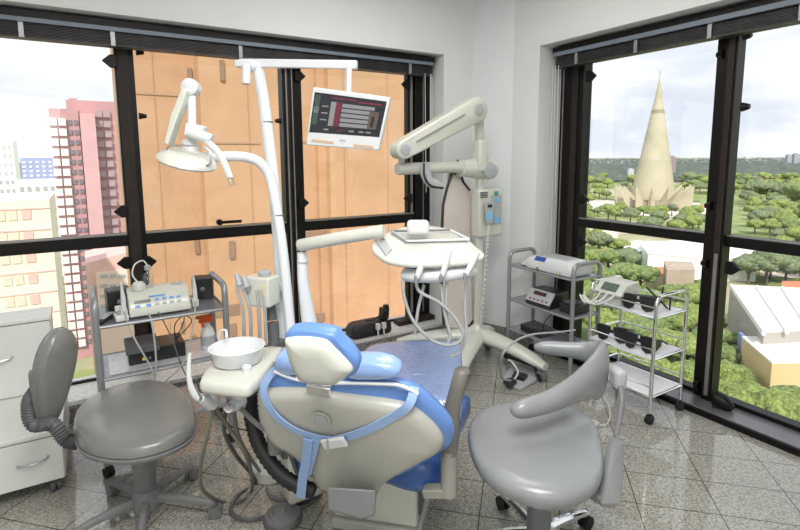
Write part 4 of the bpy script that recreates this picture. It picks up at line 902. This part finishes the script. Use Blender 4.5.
# ---- small floor things
t = thing('foot_switch', 'flat grey foot control with black pedals under the x-ray base', 'foot control', P(515, 380, 'z', 0))
fl = [P(u, v, 'z', .006) for u, v in ((501, 382), (512, 366), (532, 364), (541, 371), (536, 382), (520, 391))]
MB().pad(fl, (0, 0, 1), [(1.0, -.005), (1.0, .012), (.92, .018)]).build('plate', M['greyl'], t, bevel=.004)
for q in (((503, 382), (512, 379), (517, 383), (510, 387)), ((514, 373), (528, 376), (524, 381), (512, 377))):
    MB().pad([P(u, v, 'z', .03) for u, v in q], (0, 0, 1), [(1, -.01), (1, .014), (.85, .02)]).build('pedal', M['blackp'], t, bevel=.003)
MB().tube([P(507, 356, 'z', .05), P(534, 366, 'z', .06), P(540, 380, 'z', .03)], .014, 8).build('guard_bar', M['blackp'], t)
hoseobj('cord', [P(513, 381, 'z', .04), P(502, 378, 'z', .10), PT(501, 360, 3.1), PT(510, 345, 3.1), PT(530, 335, 3.15), PT(560, 332, 3.25), PT(575, 330, 3.35)], .007, M['hose'], t)
hoseobj('cord', [P(513, 381, 'z', .04), P(518, 372, 'z', .06), P(512, 362, 'z', .10), P(508, 360, 'z', .10)], .007, M['cabl'], t)
t = thing('round_foot_pedal', 'round dark ribbed foot pedal on the floor at the bottom, beside the chair base', 'foot pedal', P(283, 522, 'z', 0))
fp = P(283, 520, 'z', 0)
MB().lathe([(.085, 0), (.088, .012), (.080, .020)], fp, n=36).build('base_ring', M['greyd'], t)
MB().lathe([(.078, .020), (.076, .034), (.066, .038), (.062, .034), (.056, .040), (.044, .044), (.040, .040), (.034, .046), (.018, .048), (.015, .056), (.0, .058)], fp, n=40).build('pedal_cap', M['greym'], t)
hoseobj('cord', [fp+V((.08, .03, .015)), P(305, 506, 'z', .012), P(318, 496, 'z', .012), P(322, 490, 'z', .012)], .008, M['greyd'], t)
t = thing('floor_socket', 'little white socket box on the floor behind the grey wrap-around stool', 'socket box', P(592, 426, 'z', 0))
q = P(592, 426, 'z', .018); MB().box(q, (.10, .055, .034), (0, 0, .3)).build('box', M['ivory'], t, bevel=.006)
MB().box(q+V((0, 0, .019)), (.05, .03, .004), (0, 0, .3)).build('cover', M['greyl'], t)
hoseobj('cord', [q+V((.05, .01, -.01)), P(607, 424, 'z', .006), P(610, 410, 'z', .006), P(603, 396, 'z', .006)], .004, M['cabl'], t)
t = thing('equipment_bag', 'black padded bag on the granite ledge below the window', 'bag', P(369, 342, 'y', 3.66))
bgp = P(369, 342, 'y', 3.66); bgp.z = .137
MB().loft([[bgp+V((a*.19*k, b*.085*k, z*.68)) for a, b in ((-1, -.7), (-.8, -1), (.8, -1), (1, -.7), (1, .7), (.8, 1), (-.8, 1), (-1, .7))] for z, k in ((.0, .95), (.03, 1), (.11, .98), (.16, .85), (.17, .5))]).build('body', M['bagm'], t, bevel=.01)
MB().tube(smooth_path([bgp+V((-.08, -.09, .15)), bgp+V((0, -.10, .15)), bgp+V((.1, -.09, .20)), bgp+V((.14, -.05, .19))], 5), .007, 8).build('cable', M['rubber'], t)
t = thing('mains_adaptor', 'black mains plug adaptor standing on the right end of the padded bag', 'adaptor', bgp+V((.19, -.05, .17)))
MB().box(bgp+V((.13, -.03, .165)), (.07, .06, .10), (0, .1, .2)).build('body', M['blackp'], t, bevel=.008)
MB().box(bgp+V((.15, -.03, .22)), (.04, .04, .03)).build('top_block', M['blackp'], t, bevel=.006)
t = thing('plug_pair', 'pair of white mains plugs beside the black adaptor on the ledge', 'plug', bgp+V((.05, -.13, .0)))
for k in (-.02, .035): MB().box(bgp+V((.05+k, -.105, .085)), (.035, .03, .05)).tube([bgp+V((.05+k, -.105, .065)), bgp+V((.05+k, -.11, .0))], .008, 8).build('plug', M['white'], t, bevel=.004)
t = thing('shoe', 'black shoe-like wiper motor cover on the dark window track', 'motor cover', P(385, 342, 'z', .18)) if 0 else None
# ================================================================== outside
GZ = -49.0
def G(u, v, z=GZ): return P(u, v, 'z', z)
def ground_mat():
    m = bpy.data.materials.new('city_ground'); m.use_nodes = True; n = m.node_tree.nodes; l = m.node_tree.links; b = n['Principled BSDF']
    g = n.new('ShaderNodeNewGeometry'); no = n.new('ShaderNodeTexNoise'); no.inputs['Scale'].default_value = .012; no.inputs['Detail'].default_value = 9; no.inputs['Roughness'].default_value = .65
    l.new(g.outputs['Position'], no.inputs['Vector']); r = n.new('ShaderNodeValToRGB'); cs = r.color_ramp
    cs.elements[0].position = .38; cs.elements[0].color = (.10, .14, .05, 1); cs.elements[1].position = .66; cs.elements[1].color = (.50, .44, .34, 1)
    for p, c in ((.46, (.20, .27, .06)), (.52, (.24, .28, .10)), (.56, (.34, .34, .20))):
        e = cs.elements.new(p); e.color = (*c, 1)
    l.new(no.outputs['Fac'], r.inputs['Fac']); l.new(r.outputs[0], b.inputs['Base Color']); b.inputs['Roughness'].default_value = .95; return m
M['ground'] = ground_mat()
M['forest'] = mat('haze_tinted_forest', (.12, .15, .125), .9, col2=(.055, .075, .07), vscale=.05, vdetail=6)  # bluish grey-green: a little distance haze is put into the leaf colour
def leafmat(name, c1, c2, sc=1.3):
    m = mat(name, c1, .75, col2=c2, vscale=sc, vdetail=6, bump=1.0, bscale=2.2); m.node_tree.nodes['Principled BSDF'].inputs['Specular IOR Level'].default_value = .2
    for nn in m.node_tree.nodes:
        if nn.type == 'BUMP': nn.inputs['Distance'].default_value = .5
    return m
M['leaf1'] = leafmat('bright_leaves', (.31, .38, .12), (.13, .18, .05))
M['leaf2'] = leafmat('mid_leaves', (.26, .34, .125), (.11, .16, .055))
M['leaf3'] = leafmat('grey_green_leaves', (.24, .29, .16), (.11, .145, .08))
M['bark'] = mat('bark', (.16, .13, .10), .9, var=.3)
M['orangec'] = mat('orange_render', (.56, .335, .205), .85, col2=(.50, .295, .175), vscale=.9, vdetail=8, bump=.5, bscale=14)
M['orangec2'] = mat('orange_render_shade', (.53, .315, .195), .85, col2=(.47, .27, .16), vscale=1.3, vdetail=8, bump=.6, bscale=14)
M['slot'] = mat('brown_slot', (.30, .19, .13), .8, var=.1)
M['seam'] = mat('render_joint', (.47, .29, .19), .9, var=.1)
M['pinkt'] = mat('pink_tower_render', (.55, .30, .32), .8, var=.12, vscale=.2)
M['pinkl'] = mat('pale_pink_render', (.78, .50, .47), .8, var=.08, vscale=.2)
M['creamb'] = mat('cream_render', (.85, .78, .66), .8, var=.06, vscale=.3)
M['whiteb'] = mat('white_render', (.85, .85, .84), .8, var=.05, vscale=.2)
M['blueb'] = mat('blue_render', (.22, .28, .56), .7, var=.08, vscale=.3)
M['winb'] = mat('distant_window', (.20, .20, .24), .3, var=.3, vscale=.3)
M['winp'] = mat('balcony_white', (.86, .82, .82), .6, var=.1)
M['conc'] = mat('cathedral_concrete', (.50, .46, .34), .8, col2=(.44, .40, .29), vscale=.06, vdetail=5)
M['concs'] = mat('cathedral_glazed_gap', (.34, .28, .20), .7, var=.2, vscale=.3)
M['roofw'] = mat('white_sheet_roof', (.80, .78, .74), .6, var=.05, vscale=.1)
M['roofr'] = mat('terracotta_roof', (.62, .25, .13), .8, var=.2, vscale=.3)
M['roofb'] = mat('tan_roof', (.45, .37, .29), .8, var=.15, vscale=.2)
M['ledge'] = mat('pale_concrete_deck', (.74, .68, .58), .8, col2=(.55, .50, .42), vscale=1.2, vdetail=6)
M['pinkl2'] = mat('mauve_pink_render', (.64, .38, .41), .8, var=.05, vscale=.3)
M['pinkw'] = mat('pinkish_white_render', (.82, .64, .58), .8, var=.05)
M['pinkd'] = mat('dusky_balcony', (.42, .30, .33), .7, var=.2, vscale=.3)
M['creamw'] = mat('peach_panel', (.80, .66, .56), .8, var=.1)
M['winw'] = mat('grey_window', (.45, .47, .52), .5, var=.2, vscale=.3)
M['plaza'] = mat('pale_paving', (.72, .66, .60), .9, var=.12, vscale=.05)
M['lawn'] = mat('lawn_grass', (.30, .36, .14), .95, col2=(.20, .26, .10), vscale=.05, vdetail=6)
M['street'] = mat('sandy_street', (.62, .52, .44), .9, col2=(.45, .40, .34), vscale=.06, vdetail=5)
M['forestl'] = mat('far_green', (.14, .20, .10), .9, col2=(.08, .12, .06), vscale=.01, vdetail=5)
M['greenp'] = mat('green_panel', (.08, .40, .25), .6, var=.1)
M['yellowp'] = mat('yellow_wall', (.70, .55, .30), .8, var=.06)
M['roofg'] = mat('grey_side_wall', (.42, .40, .37), .8, var=.1)
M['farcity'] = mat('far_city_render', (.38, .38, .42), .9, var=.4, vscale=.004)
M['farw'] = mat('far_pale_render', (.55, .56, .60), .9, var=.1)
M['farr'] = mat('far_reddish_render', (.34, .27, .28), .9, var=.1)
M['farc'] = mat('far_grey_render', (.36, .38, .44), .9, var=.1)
tag(struct(MB().b2((-6000, -2000, GZ-2), (14000, 14000, GZ)).build('trim_4', M['ground'])))
# ---- the orange building
OY = 16.0
def OP(u, v, y=OY): return P(u, v, 'y', y)
ob = thing('orange_building', 'tall orange rendered building with narrow slot openings close outside the left window', 'building', (5, 18, GZ))
xa = OP(134, 150).x; xb = OP(203, 150, 15.6).x; xc = OP(318, 150, 15.4).x; xd = 14.5
zt_ = 11.0
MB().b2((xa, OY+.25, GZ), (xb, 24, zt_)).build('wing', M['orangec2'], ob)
MB().b2((xb, 15.6, GZ), (xc, 24, zt_)).build('wing', M['orangec'], ob)
MB().b2((xc, 15.4, GZ), (xd, 24, zt_)).build('wing', M['orangec'], ob)
MB().b2((OP(329, 150, 15.15).x, 15.1, GZ), (xd, 15.42, zt_)).build('wing', M['orangec2'] if 0 else M['orangec'], ob)
for u0, v0, u1, v1, y in ((187, 68, 192, 82, 16.24), (219.5, 60, 224.5, 81, 15.59), (194.5, 239, 199.5, 253, 16.24), (229, 241, 235, 258, 15.59), (281, 150, 285, 171, 15.59), (181, 322, 186, 334, 15.59), (230, 324, 236, 335, 15.59), (298, 235, 301, 244, 15.59)):
    p = OP(u0, v0, y); q = OP(u1, v1, y); MB().b2((p.x, y-.06, q.z), (q.x, y+.05, p.z)).build('slot_opening', M['slot'], ob)
for u0, v0, u1, v1, y in ((205, 141.5, 260, 144, 15.59), (136, 94, 203, 95, 16.24), (305, 232, 327, 238, 15.38), (203, 309, 240, 314, 15.59), (300, 317, 325, 321, 15.38), (286, 141, 318, 143, 15.59)):
    p = OP(u0, v0, y); q = OP(u1, v1, y); MB().b2((p.x, y-.02, min(q.z, p.z)), (q.x, y+.05, max(p.z, q.z))).build('recess_band', M['slot'] if abs(v1-v0) > 3.5 else M['seam'], ob)
for u, y in ((161, 16.24), (252, 15.59), (345, 15.09), (388, 15.09), (300, 15.59)):
    x = OP(u, 200, y).x; MB().b2((x, y-.012, GZ), (x+.018, y+.02, zt_)).build('vertical_joint', M['seam'], ob)
for u, v in ((300, 300), (330, 190), (420, 190)): pass
zz = OP(330, 330, 15.35).z
dk = [P(u, v, 'z', zz) for u, v in ((331, 329.5), (364, 320), (440, 316), (520, 340), (520, 372), (325, 372))]
MB().prism([p-V((0, 0, .02)) for p in dk], (0, 0, -1.2)).build('roof_deck', M['ledge'], ob)
# ---- towers on the left
def tower(t, x0, x1, y0, y1, z0, z1, wall, bands=None, name='wall'):
    MB().b2((x0, y0, z0), (x1, y1, z1)).build(name, wall, t)
def wins(t, y, xs, z0, z1, n, w_, h_, m, name='window', dy=.3):
    first = None
    for x in xs:
        for k in range(n):
            z = z0+(z1-z0)*(k+.5)/n
            if first is None:
                first = MB().box((0, 0, 0), (w_, dy*2, h_)).build(name, m, t, world=False); o = first
            else:
                o = first.copy(); COL.objects.link(o)
            o.location = V((x, y, z))-t.location
TY = 150.0
def TX(u, v=180, y=TY): return P(u, v, 'y', y)
t = thing('pink_tower', 'tall dark pink apartment tower with stacked white balconies left of the orange building', 'building', (TX(88).x, TY+10, GZ))
zt1 = TX(70, 109).z; zt2 = TX(100, 100).z
tower(t, TX(55).x, TX(84).x, TY, TY+14, GZ, zt1, M['pinkt']); tower(t, TX(70, 150).x, TX(121).x, TY+3, TY+20, GZ, zt2, M['pinkt'])
MB().b2((TX(85).x, TY-1.2, GZ), (TX(100).x, TY+4, zt1-1)).build('bay', M['pinkl2'], t)
MB().b2((TX(76).x, TY+4, zt1), (TX(84).x, TY+8, zt1+3)).build('roof_tank', M['pinkt'], t)
wins(t, TY, [TX(58.5).x, TX(67.5).x], GZ+3, zt1-2, 24, 1.5, 1.7, M['winp'], 'balcony', 1.0)
wins(t, TY, [TX(75).x, TX(81).x], GZ+3, zt1-2, 24, .8, 1.1, M['winb'])
wins(t, TY+3, [TX(104).x, TX(112).x], GZ+3, zt2-2, 24, 1.6, 1.6, M['pinkd'], 'balcony', .9)
t = thing('cream_apartment_block', 'cream apartment block with thin pink bands at the left edge of the window', 'building', (P(25, 200, 'y', 80).x, 84, GZ))
cz = P(25, 200, 'y', 80).z; X0 = P(-60, 200, 'y', 80).x; X1 = P(52, 230, 'y', 80).x
tower(t, X0, X1, 80, 95, GZ, cz, M['creamb'])
for k in range(11):
    z = cz-1.2-k*2.75; MB().b2((X0, 79.9, z), (X1+.05, 80, z+.15)).build('band', M['pinkl'], t)
wins(t, 80, [P(28, 230, 'y', 80).x], cz-31, cz-.5, 11, 1.0, 1.2, M['pinkl'], 'window', .12); wins(t, 80, [P(2, 230, 'y', 80).x, P(14, 230, 'y', 80).x], cz-31, cz-.5, 11, .9, 1.2, M['creamw'], 'window', .12)
for u, a, b_, yy, mm, nm, lab in ((8, (-20, 140), (20, 215), 240, 'whiteb', 'white_tower', 'slim white apartment tower at the far left of the window'), (38, (20, 158), (58, 215), 330, 'blueb', 'blue_office_block', 'distant blue and white office block between the white and pink towers'), (36, (16, 181), (62, 240), 200, 'whiteb', 'white_apartment_block', 'white apartment block with dark window rows in front of the blue block')):
    p = P(*a, 'y', yy); q = P(*b_, 'y', yy)
    t = thing(nm, lab, 'building', ((p.x+q.x)/2, yy+8, GZ))
    tower(t, p.x, q.x, yy, yy+16, GZ, p.z, M[mm])
    n = 9; xs = [p.x+(q.x-p.x)*k for k in ((.12, .3, .5, .7, .88) if nm != 'blue_office_block' else (.1, .3, .5, .7, .9))]
    zb = p.z-(30 if nm != 'blue_office_block' else 22)
    wins(t, yy, xs, zb, p.z-1, n, (q.x-p.x)*.09, (p.z-zb)/n*.4, M['winw'] if nm != 'blue_office_block' else M['whiteb'], 'window', .2)
t = thing('pale_pink_block', 'low pale pink office block with slanting roof line in front of the pink tower', 'building', (P(110, 280, 'y', 100).x, 106, GZ))
p = P(84, 252, 'y', 100); q = P(150, 262, 'y', 100)
MB().prism([(p.x, 100, GZ), (q.x, 100, GZ), (q.x, 100, P(140, 247, 'y', 100).z), (p.x, 100, P(84, 264, 'y', 100).z)], (0, 14, 0)).build('wall', M['pinkl'], t)
MB().b2((P(96, 280, 'y', 100).x, 99.7, GZ), (q.x, 100, P(100, 272, 'y', 100).z)).build('front_panel', M['pinkw'], t)
for r_ in range(5): 
    for u in (104, 113, 122): MB().box(P(u, 276+r_*10, 'y', 99.7), (1.0, .3, .55)).build('window', M['winw'], t)
# ---- cathedral
cb_ = V((478, 300, GZ)); apz = 75.5; 
t = thing('cone_church', 'tall pale concrete cone-shaped church with a ring of pointed fins at its foot', 'church', cb_)
Hc = apz-GZ
prof = [(.4, Hc), (2.6, Hc*.89), (6.2, Hc*.73), (10.8, Hc*.52), (15.6, Hc*.30), (19.0, Hc*.14), (21.5, 0)]
MB().lathe([(r_, h) for r_, h in prof][::-1], cb_, n=40).build('cone', M['conc'], t)
MB().lathe([(6.25, Hc*.735), (5.6, Hc*.765)][::1], cb_+V((0, 0, 0)), n=40).build('cone_band', M['concs'], t)
MB().tube([cb_+V((0, 0, Hc-1)), cb_+V((0, 0, Hc+9))], [.5, .3], 8).bar(cb_+V((-2, 0, Hc+6)), cb_+V((2, 0, Hc+6)), .5, .5).build('spire_cross', M['conc'], t)
NF = 16
fin0 = None
def fin_mesh():
    o = MB(); R1, R2 = 23.5, 33.5; a = PI/NF*.96
    pA = V((R1*math.cos(a), R1*math.sin(a), 0)); pB = V((R1*math.cos(-a), R1*math.sin(-a), 0)); tip = V((R2+2, 0, 23)); inn = V((21.5, 0, 11)); ft = V((R2+1, 0, 0))
    o.add([pA, pB, tip, inn, ft], [(0, 2, 3), (1, 3, 2), (0, 4, 2), (1, 2, 4), (0, 1, 4), (0, 3, 1)])
    return o
for k in range(NF):
    if fin0 is None: fin0 = fin_mesh().build('fin', M['conc'], t, world=False, ang=5); o = fin0
    else: o = fin0.copy(); COL.objects.link(o)
    o.rotation_euler = (0, 0, 2*PI*(k+.35)/NF)
MB().lathe([(27, .1), (27, 7), (21, 9)], cb_, n=32).build('glazed_base', M['concs'], t)
struct(MB().lathe([(85, .05), (85, .12)], cb_, n=48).build('trim_5', M['plaza']))
# ---- right-hand city
def quad(pxs, z): return [G(u, v, z) for u, v in pxs]
def block(name, label, pxs, zr, wall, roof, cat='building', h=None, para=.4):
    top_ = quad(pxs, zr); c = sum(top_, V((0, 0, 0)))/len(top_)
    t = thing(name, label, cat, (c.x, c.y, GZ))
    MB().loft([[V((p.x, p.y, GZ)) for p in top_], top_]).build('wall', wall, t)
    MB().loft([[c+(p-c)*1.01+V((0, 0, .02)) for p in top_], [c+(p-c)*1.01+V((0, 0, para)) for p in top_]]).build('roof', roof, t)
    return t
t = block('white_warehouse', 'large windowless white building below the church in the right window', ((640, 243), (705, 240), (758, 247), (757, 260), (700, 259), (648, 254)), GZ+9, M['whiteb'], M['whiteb'])
t = block('tan_roofed_hall', 'hall with a tan brown roof beside the large white building', ((664, 262), (692, 263), (695, 271), (667, 271)), GZ+11, M['roofb'], M['roofb'])
t = block('green_sign_shop', 'low white shop with a green panel among the trees', ((622, 243), (640, 241), (646, 251), (626, 254)), GZ+6, M['greenp'], M['whiteb'])
t = block('ribbed_roof_hall', 'broad pale ribbed-roof hall at the right edge of the window', ((730, 286), (860, 292), (880, 326), (764, 333)), GZ+12, M['roofg'], M['roofw'])
for k in range(6):
    f = k/5; a = G(731+(860-731)*f, 286+6*f, GZ+12.5); b__ = G(764+(880-764)*f, 333-7*f, GZ+12.5)
    MB().bar(a, b__, .7, 1.2).build('roof_rib', M['whiteb'], t)
t = block('blue_fascia_store', 'white-roofed store with a blue fascia and yellow side wall at the lower right', ((742, 338), (850, 336), (860, 362), (772, 364)), GZ+9, M['yellowp'], M['roofw'])
a, b__ = G(742, 339, GZ+7.5), G(771, 365, GZ+7.5)
nrm_ = V((-(b__-a).y, (b__-a).x, 0)).normalized()
MB().bar(a-nrm_*.5, b__-nrm_*.5, .8, 3.2, up=(0, 0, 1)).build('fascia', M['blueb'], t)
MB().bar(a-nrm_*.3+V((0, 0, -5)), b__-nrm_*.3+V((0, 0, -5)), .6, 5, up=(0, 0, 1)).build('shopfront', M['winb'], t)
reds = ((652, 268, 676, 276), (782, 282, 812, 294), (752, 250, 770, 254), (776, 257, 800, 262), (590, 250, 606, 256), (600, 226, 618, 230), (760, 180, 778, 184), (700, 205, 706, 208))
for i, (u0, v0, u1, v1) in enumerate(reds):
    block('terracotta_house', 'low house with a terracotta roof among the trees outside the right window', ((u0, v0), (u1, v0), (u1, v1), (u0, v1)), GZ+5, M['creamb'], M['roofr'] if i < 6 else M['roofb']).update({}) if 0 else tag(block('terracotta_house', 'low house with a reddish brown roof among the trees outside the right window', ((u0, v0), (u1, v0), (u1, v1), (u0, v1)), GZ+5, M['creamb'], M['roofr']), group='red-roofed houses among the trees')
# lawns and streets
for i, (pxs, m) in enumerate(((((700, 196), (745, 196), (760, 232), (700, 236)), 'lawn'), (((590, 206), (700, 208), (712, 216), (590, 212)), 'plaza'), (((588, 218), (630, 222), (640, 232), (588, 240)), 'street'), (((584, 262), (600, 258), (700, 292), (700, 300)), 'street'), (((690, 160), (800, 163), (800, 168), (690, 168)), 'forestl'), (((760, 262), (830, 262), (830, 280), (760, 276)), 'street'), (((50, 330), (100, 320), (100, 350), (50, 362)), 'street'), (((-30, 320), (55, 320), (60, 300), (-30, 300)), 'street'))):
    c = quad(pxs, GZ+.15+.02*i); struct(MB().prism(c, (0, 0, .1)).build('trim_%d' % (6+i), M[m]))
# trees
rng = random.Random(5)
from mathutils import noise
def tree_proto(k, leaf):
    t = thing('round_tree', 'round-crowned green tree among the trees outside the windows', 'tree', (0, 0, 0), 0, 'trees growing around the city outside')
    bm = bmesh.new(); r_ = random.Random(k)
    blobs = [(V((0, 0, 7.2)), 3.6)]+[(V((math.cos(a)*r_.uniform(2.2, 3.6), math.sin(a)*r_.uniform(2.2, 3.6), r_.uniform(5.4, 7.6))), r_.uniform(1.7, 2.6)) for a in [2*PI*j/9+r_.random()*.4 for j in range(9)]]
    for c, rad in blobs:
        n0 = len(bm.verts); res_ = bmesh.ops.create_icosphere(bm, subdivisions=3, radius=rad)
        for v in res_['verts']:
            nn = noise.noise(v.co*1.3+c)*.30+noise.noise(v.co*3.4+c)*.22
            v.co = V((v.co.x, v.co.y, v.co.z*.72))*(1+nn)+c
    me = bpy.data.meshes.new('crown'); bm.to_mesh(me); bm.free()
    for p in me.polygons: p.use_smooth = True
    me.materials.append(M[leaf]); o = bpy.data.objects.new('crown', me); COL.objects.link(o); o.parent = t
    MB().tube([(0, 0, 0), (.1, 0, 3), (0, .1, 6.5)], [.45, .35, .25], 8).tube([(.1, 0, 3), (1.6, 1.0, 5.6)], [.25, .12], 6).tube([(.1, 0, 3.2), (-1.5, -.8, 5.8)], [.25, .12], 6).build('trunk', M['bark'], t, world=False)
    return t
protos = [tree_proto(1, 'leaf1'), tree_proto(2, 'leaf2'), tree_proto(3, 'leaf3'), tree_proto(4, 'leaf1')]
used = [0]*4; placed = []
def put_tree(u, v, s=1.0, k=None):
    k = rng.randrange(4) if k is None else k
    p = G(u, v)
    if any((p-q_).length < 2.3*(s+s_) for q_, s_ in placed) and len(placed) >= len(near): return
    placed.append((p, s))
    t = protos[k] if not used[k] else copy_tree(protos[k]); used[k] = 1
    t.location = p; t.scale = (s*rng.uniform(.9, 1.1), s*rng.uniform(.9, 1.1), s*rng.uniform(.85, 1.1)); t.rotation_euler = (0, 0, rng.random()*6.28)
near = [(735, 436, .85, 0), (752, 424, .9, 3), (775, 446, .95, 0), (795, 455, 1.0, 3), (760, 458, .9, 0), (722, 424, .8, 3), (806, 430, .9, 0), (820, 455, 1.0, 3), (785, 426, .8, 1), (742, 470, .9, 3), (800, 480, .9, 0), (770, 480, .9, 3), (726, 372, .7, 1), (735, 396, .75, 1), (720, 400, .8, 3), (728, 352, .6, 1), (745, 408, .7, 0),
        (610, 318, 1.0, 1), (626, 316, 1.2, 0), (640, 322, 1.2, 1), (655, 338, 1.1, 1), (672, 340, 1.1, 0), (690, 338, 1.0, 0), (640, 355, 1.1, 1), (662, 368, 1.1, 0), (685, 372, 1.0, 3), (625, 345, 1.1, 0), (612, 375, .9, 3), (690, 400, .8, 3), (668, 402, .8, 0), (700, 395, .8, 1), (645, 390, .8, 3), (628, 400, .7, 0), (600, 345, 1.1, 3), (596, 315, 1.1, 3), (600, 294, 1.0, 1), (622, 292, 1.1, 1), (640, 292, 1.1, 1), (706, 362, .9, 1), (704, 340, .9, 0), (607, 272, 1.1, 1), (628, 272, 1.1, 2), (590, 272, 1.0, 3), (694, 315, 1.0, 0), (675, 310, .9, 1), (705, 300, .7, 1),
        (748, 284, 1.2, 2), (766, 285, 1.5, 2), (785, 283, 1.2, 2), (800, 284, 1.0, 1),
        (756, 203, 2.4, 2), (770, 202, 2.6, 2), (785, 205, 2.6, 2), (798, 208, 2.5, 1), (748, 205, 1.8, 2), (778, 212, 1.8, 2), (795, 228, 1.8, 0), (782, 230, 1.5, 0), (812, 230, 2, 0), (768, 226, 1.4, 2), (758, 228, 1.3, 2),
        (70, 300, 1.4, 2), (60, 285, 1.3, 2), (80, 290, 1.4, 1), (72, 318, 1.3, 0), (88, 318, 1.2, 0), (64, 325, 1.0, 3), (66, 270, 1.3, 2), (82, 275, 1.2, 2), (58, 262, 1.2, 0), (75, 345, .8, 0), (85, 352, .7, 3)]
for q in near: put_tree(*q)
excl = [(630, 236, 765, 288), (722, 280, 830, 420), (700, 194, 745, 234), (590, 204, 720, 215), (598, 208, 710, 216), (620, 241, 648, 254), (588, 222, 628, 236)]
cnt = 0
for v_, n_, s_ in ((184, 28, 2.1), (189, 26, 1.7), (194, 24, 1.6), (200, 22, 1.5), (206, 18, 1.4), (212, 16, 1.3), (216, 18, 1.3), (222, 16, 1.3), (228, 14, 1.2), (234, 14, 1.2), (242, 14, 1.2), (250, 12, 1.1), (258, 12, 1.1), (268, 10, 1.0), (280, 8, 1.0)):
    n_ = int(n_*1.35)
    for k in range(n_):
        u = 500+(830-500)*(k+rng.uniform(.1, .9))/n_; v = v_+rng.uniform(-2, 2)
        if any(a < u < c and b < v < d for a, b, c, d in excl): continue
        if 606 < u < 690 and 200 < v < 213: continue
        if 606 < u < 690 and v < 200 and rng.random() < .5: continue
        put_tree(u, v, s_*rng.uniform(.7, 1.15)); cnt += 1
# distant woodland and far city: nobody could count them
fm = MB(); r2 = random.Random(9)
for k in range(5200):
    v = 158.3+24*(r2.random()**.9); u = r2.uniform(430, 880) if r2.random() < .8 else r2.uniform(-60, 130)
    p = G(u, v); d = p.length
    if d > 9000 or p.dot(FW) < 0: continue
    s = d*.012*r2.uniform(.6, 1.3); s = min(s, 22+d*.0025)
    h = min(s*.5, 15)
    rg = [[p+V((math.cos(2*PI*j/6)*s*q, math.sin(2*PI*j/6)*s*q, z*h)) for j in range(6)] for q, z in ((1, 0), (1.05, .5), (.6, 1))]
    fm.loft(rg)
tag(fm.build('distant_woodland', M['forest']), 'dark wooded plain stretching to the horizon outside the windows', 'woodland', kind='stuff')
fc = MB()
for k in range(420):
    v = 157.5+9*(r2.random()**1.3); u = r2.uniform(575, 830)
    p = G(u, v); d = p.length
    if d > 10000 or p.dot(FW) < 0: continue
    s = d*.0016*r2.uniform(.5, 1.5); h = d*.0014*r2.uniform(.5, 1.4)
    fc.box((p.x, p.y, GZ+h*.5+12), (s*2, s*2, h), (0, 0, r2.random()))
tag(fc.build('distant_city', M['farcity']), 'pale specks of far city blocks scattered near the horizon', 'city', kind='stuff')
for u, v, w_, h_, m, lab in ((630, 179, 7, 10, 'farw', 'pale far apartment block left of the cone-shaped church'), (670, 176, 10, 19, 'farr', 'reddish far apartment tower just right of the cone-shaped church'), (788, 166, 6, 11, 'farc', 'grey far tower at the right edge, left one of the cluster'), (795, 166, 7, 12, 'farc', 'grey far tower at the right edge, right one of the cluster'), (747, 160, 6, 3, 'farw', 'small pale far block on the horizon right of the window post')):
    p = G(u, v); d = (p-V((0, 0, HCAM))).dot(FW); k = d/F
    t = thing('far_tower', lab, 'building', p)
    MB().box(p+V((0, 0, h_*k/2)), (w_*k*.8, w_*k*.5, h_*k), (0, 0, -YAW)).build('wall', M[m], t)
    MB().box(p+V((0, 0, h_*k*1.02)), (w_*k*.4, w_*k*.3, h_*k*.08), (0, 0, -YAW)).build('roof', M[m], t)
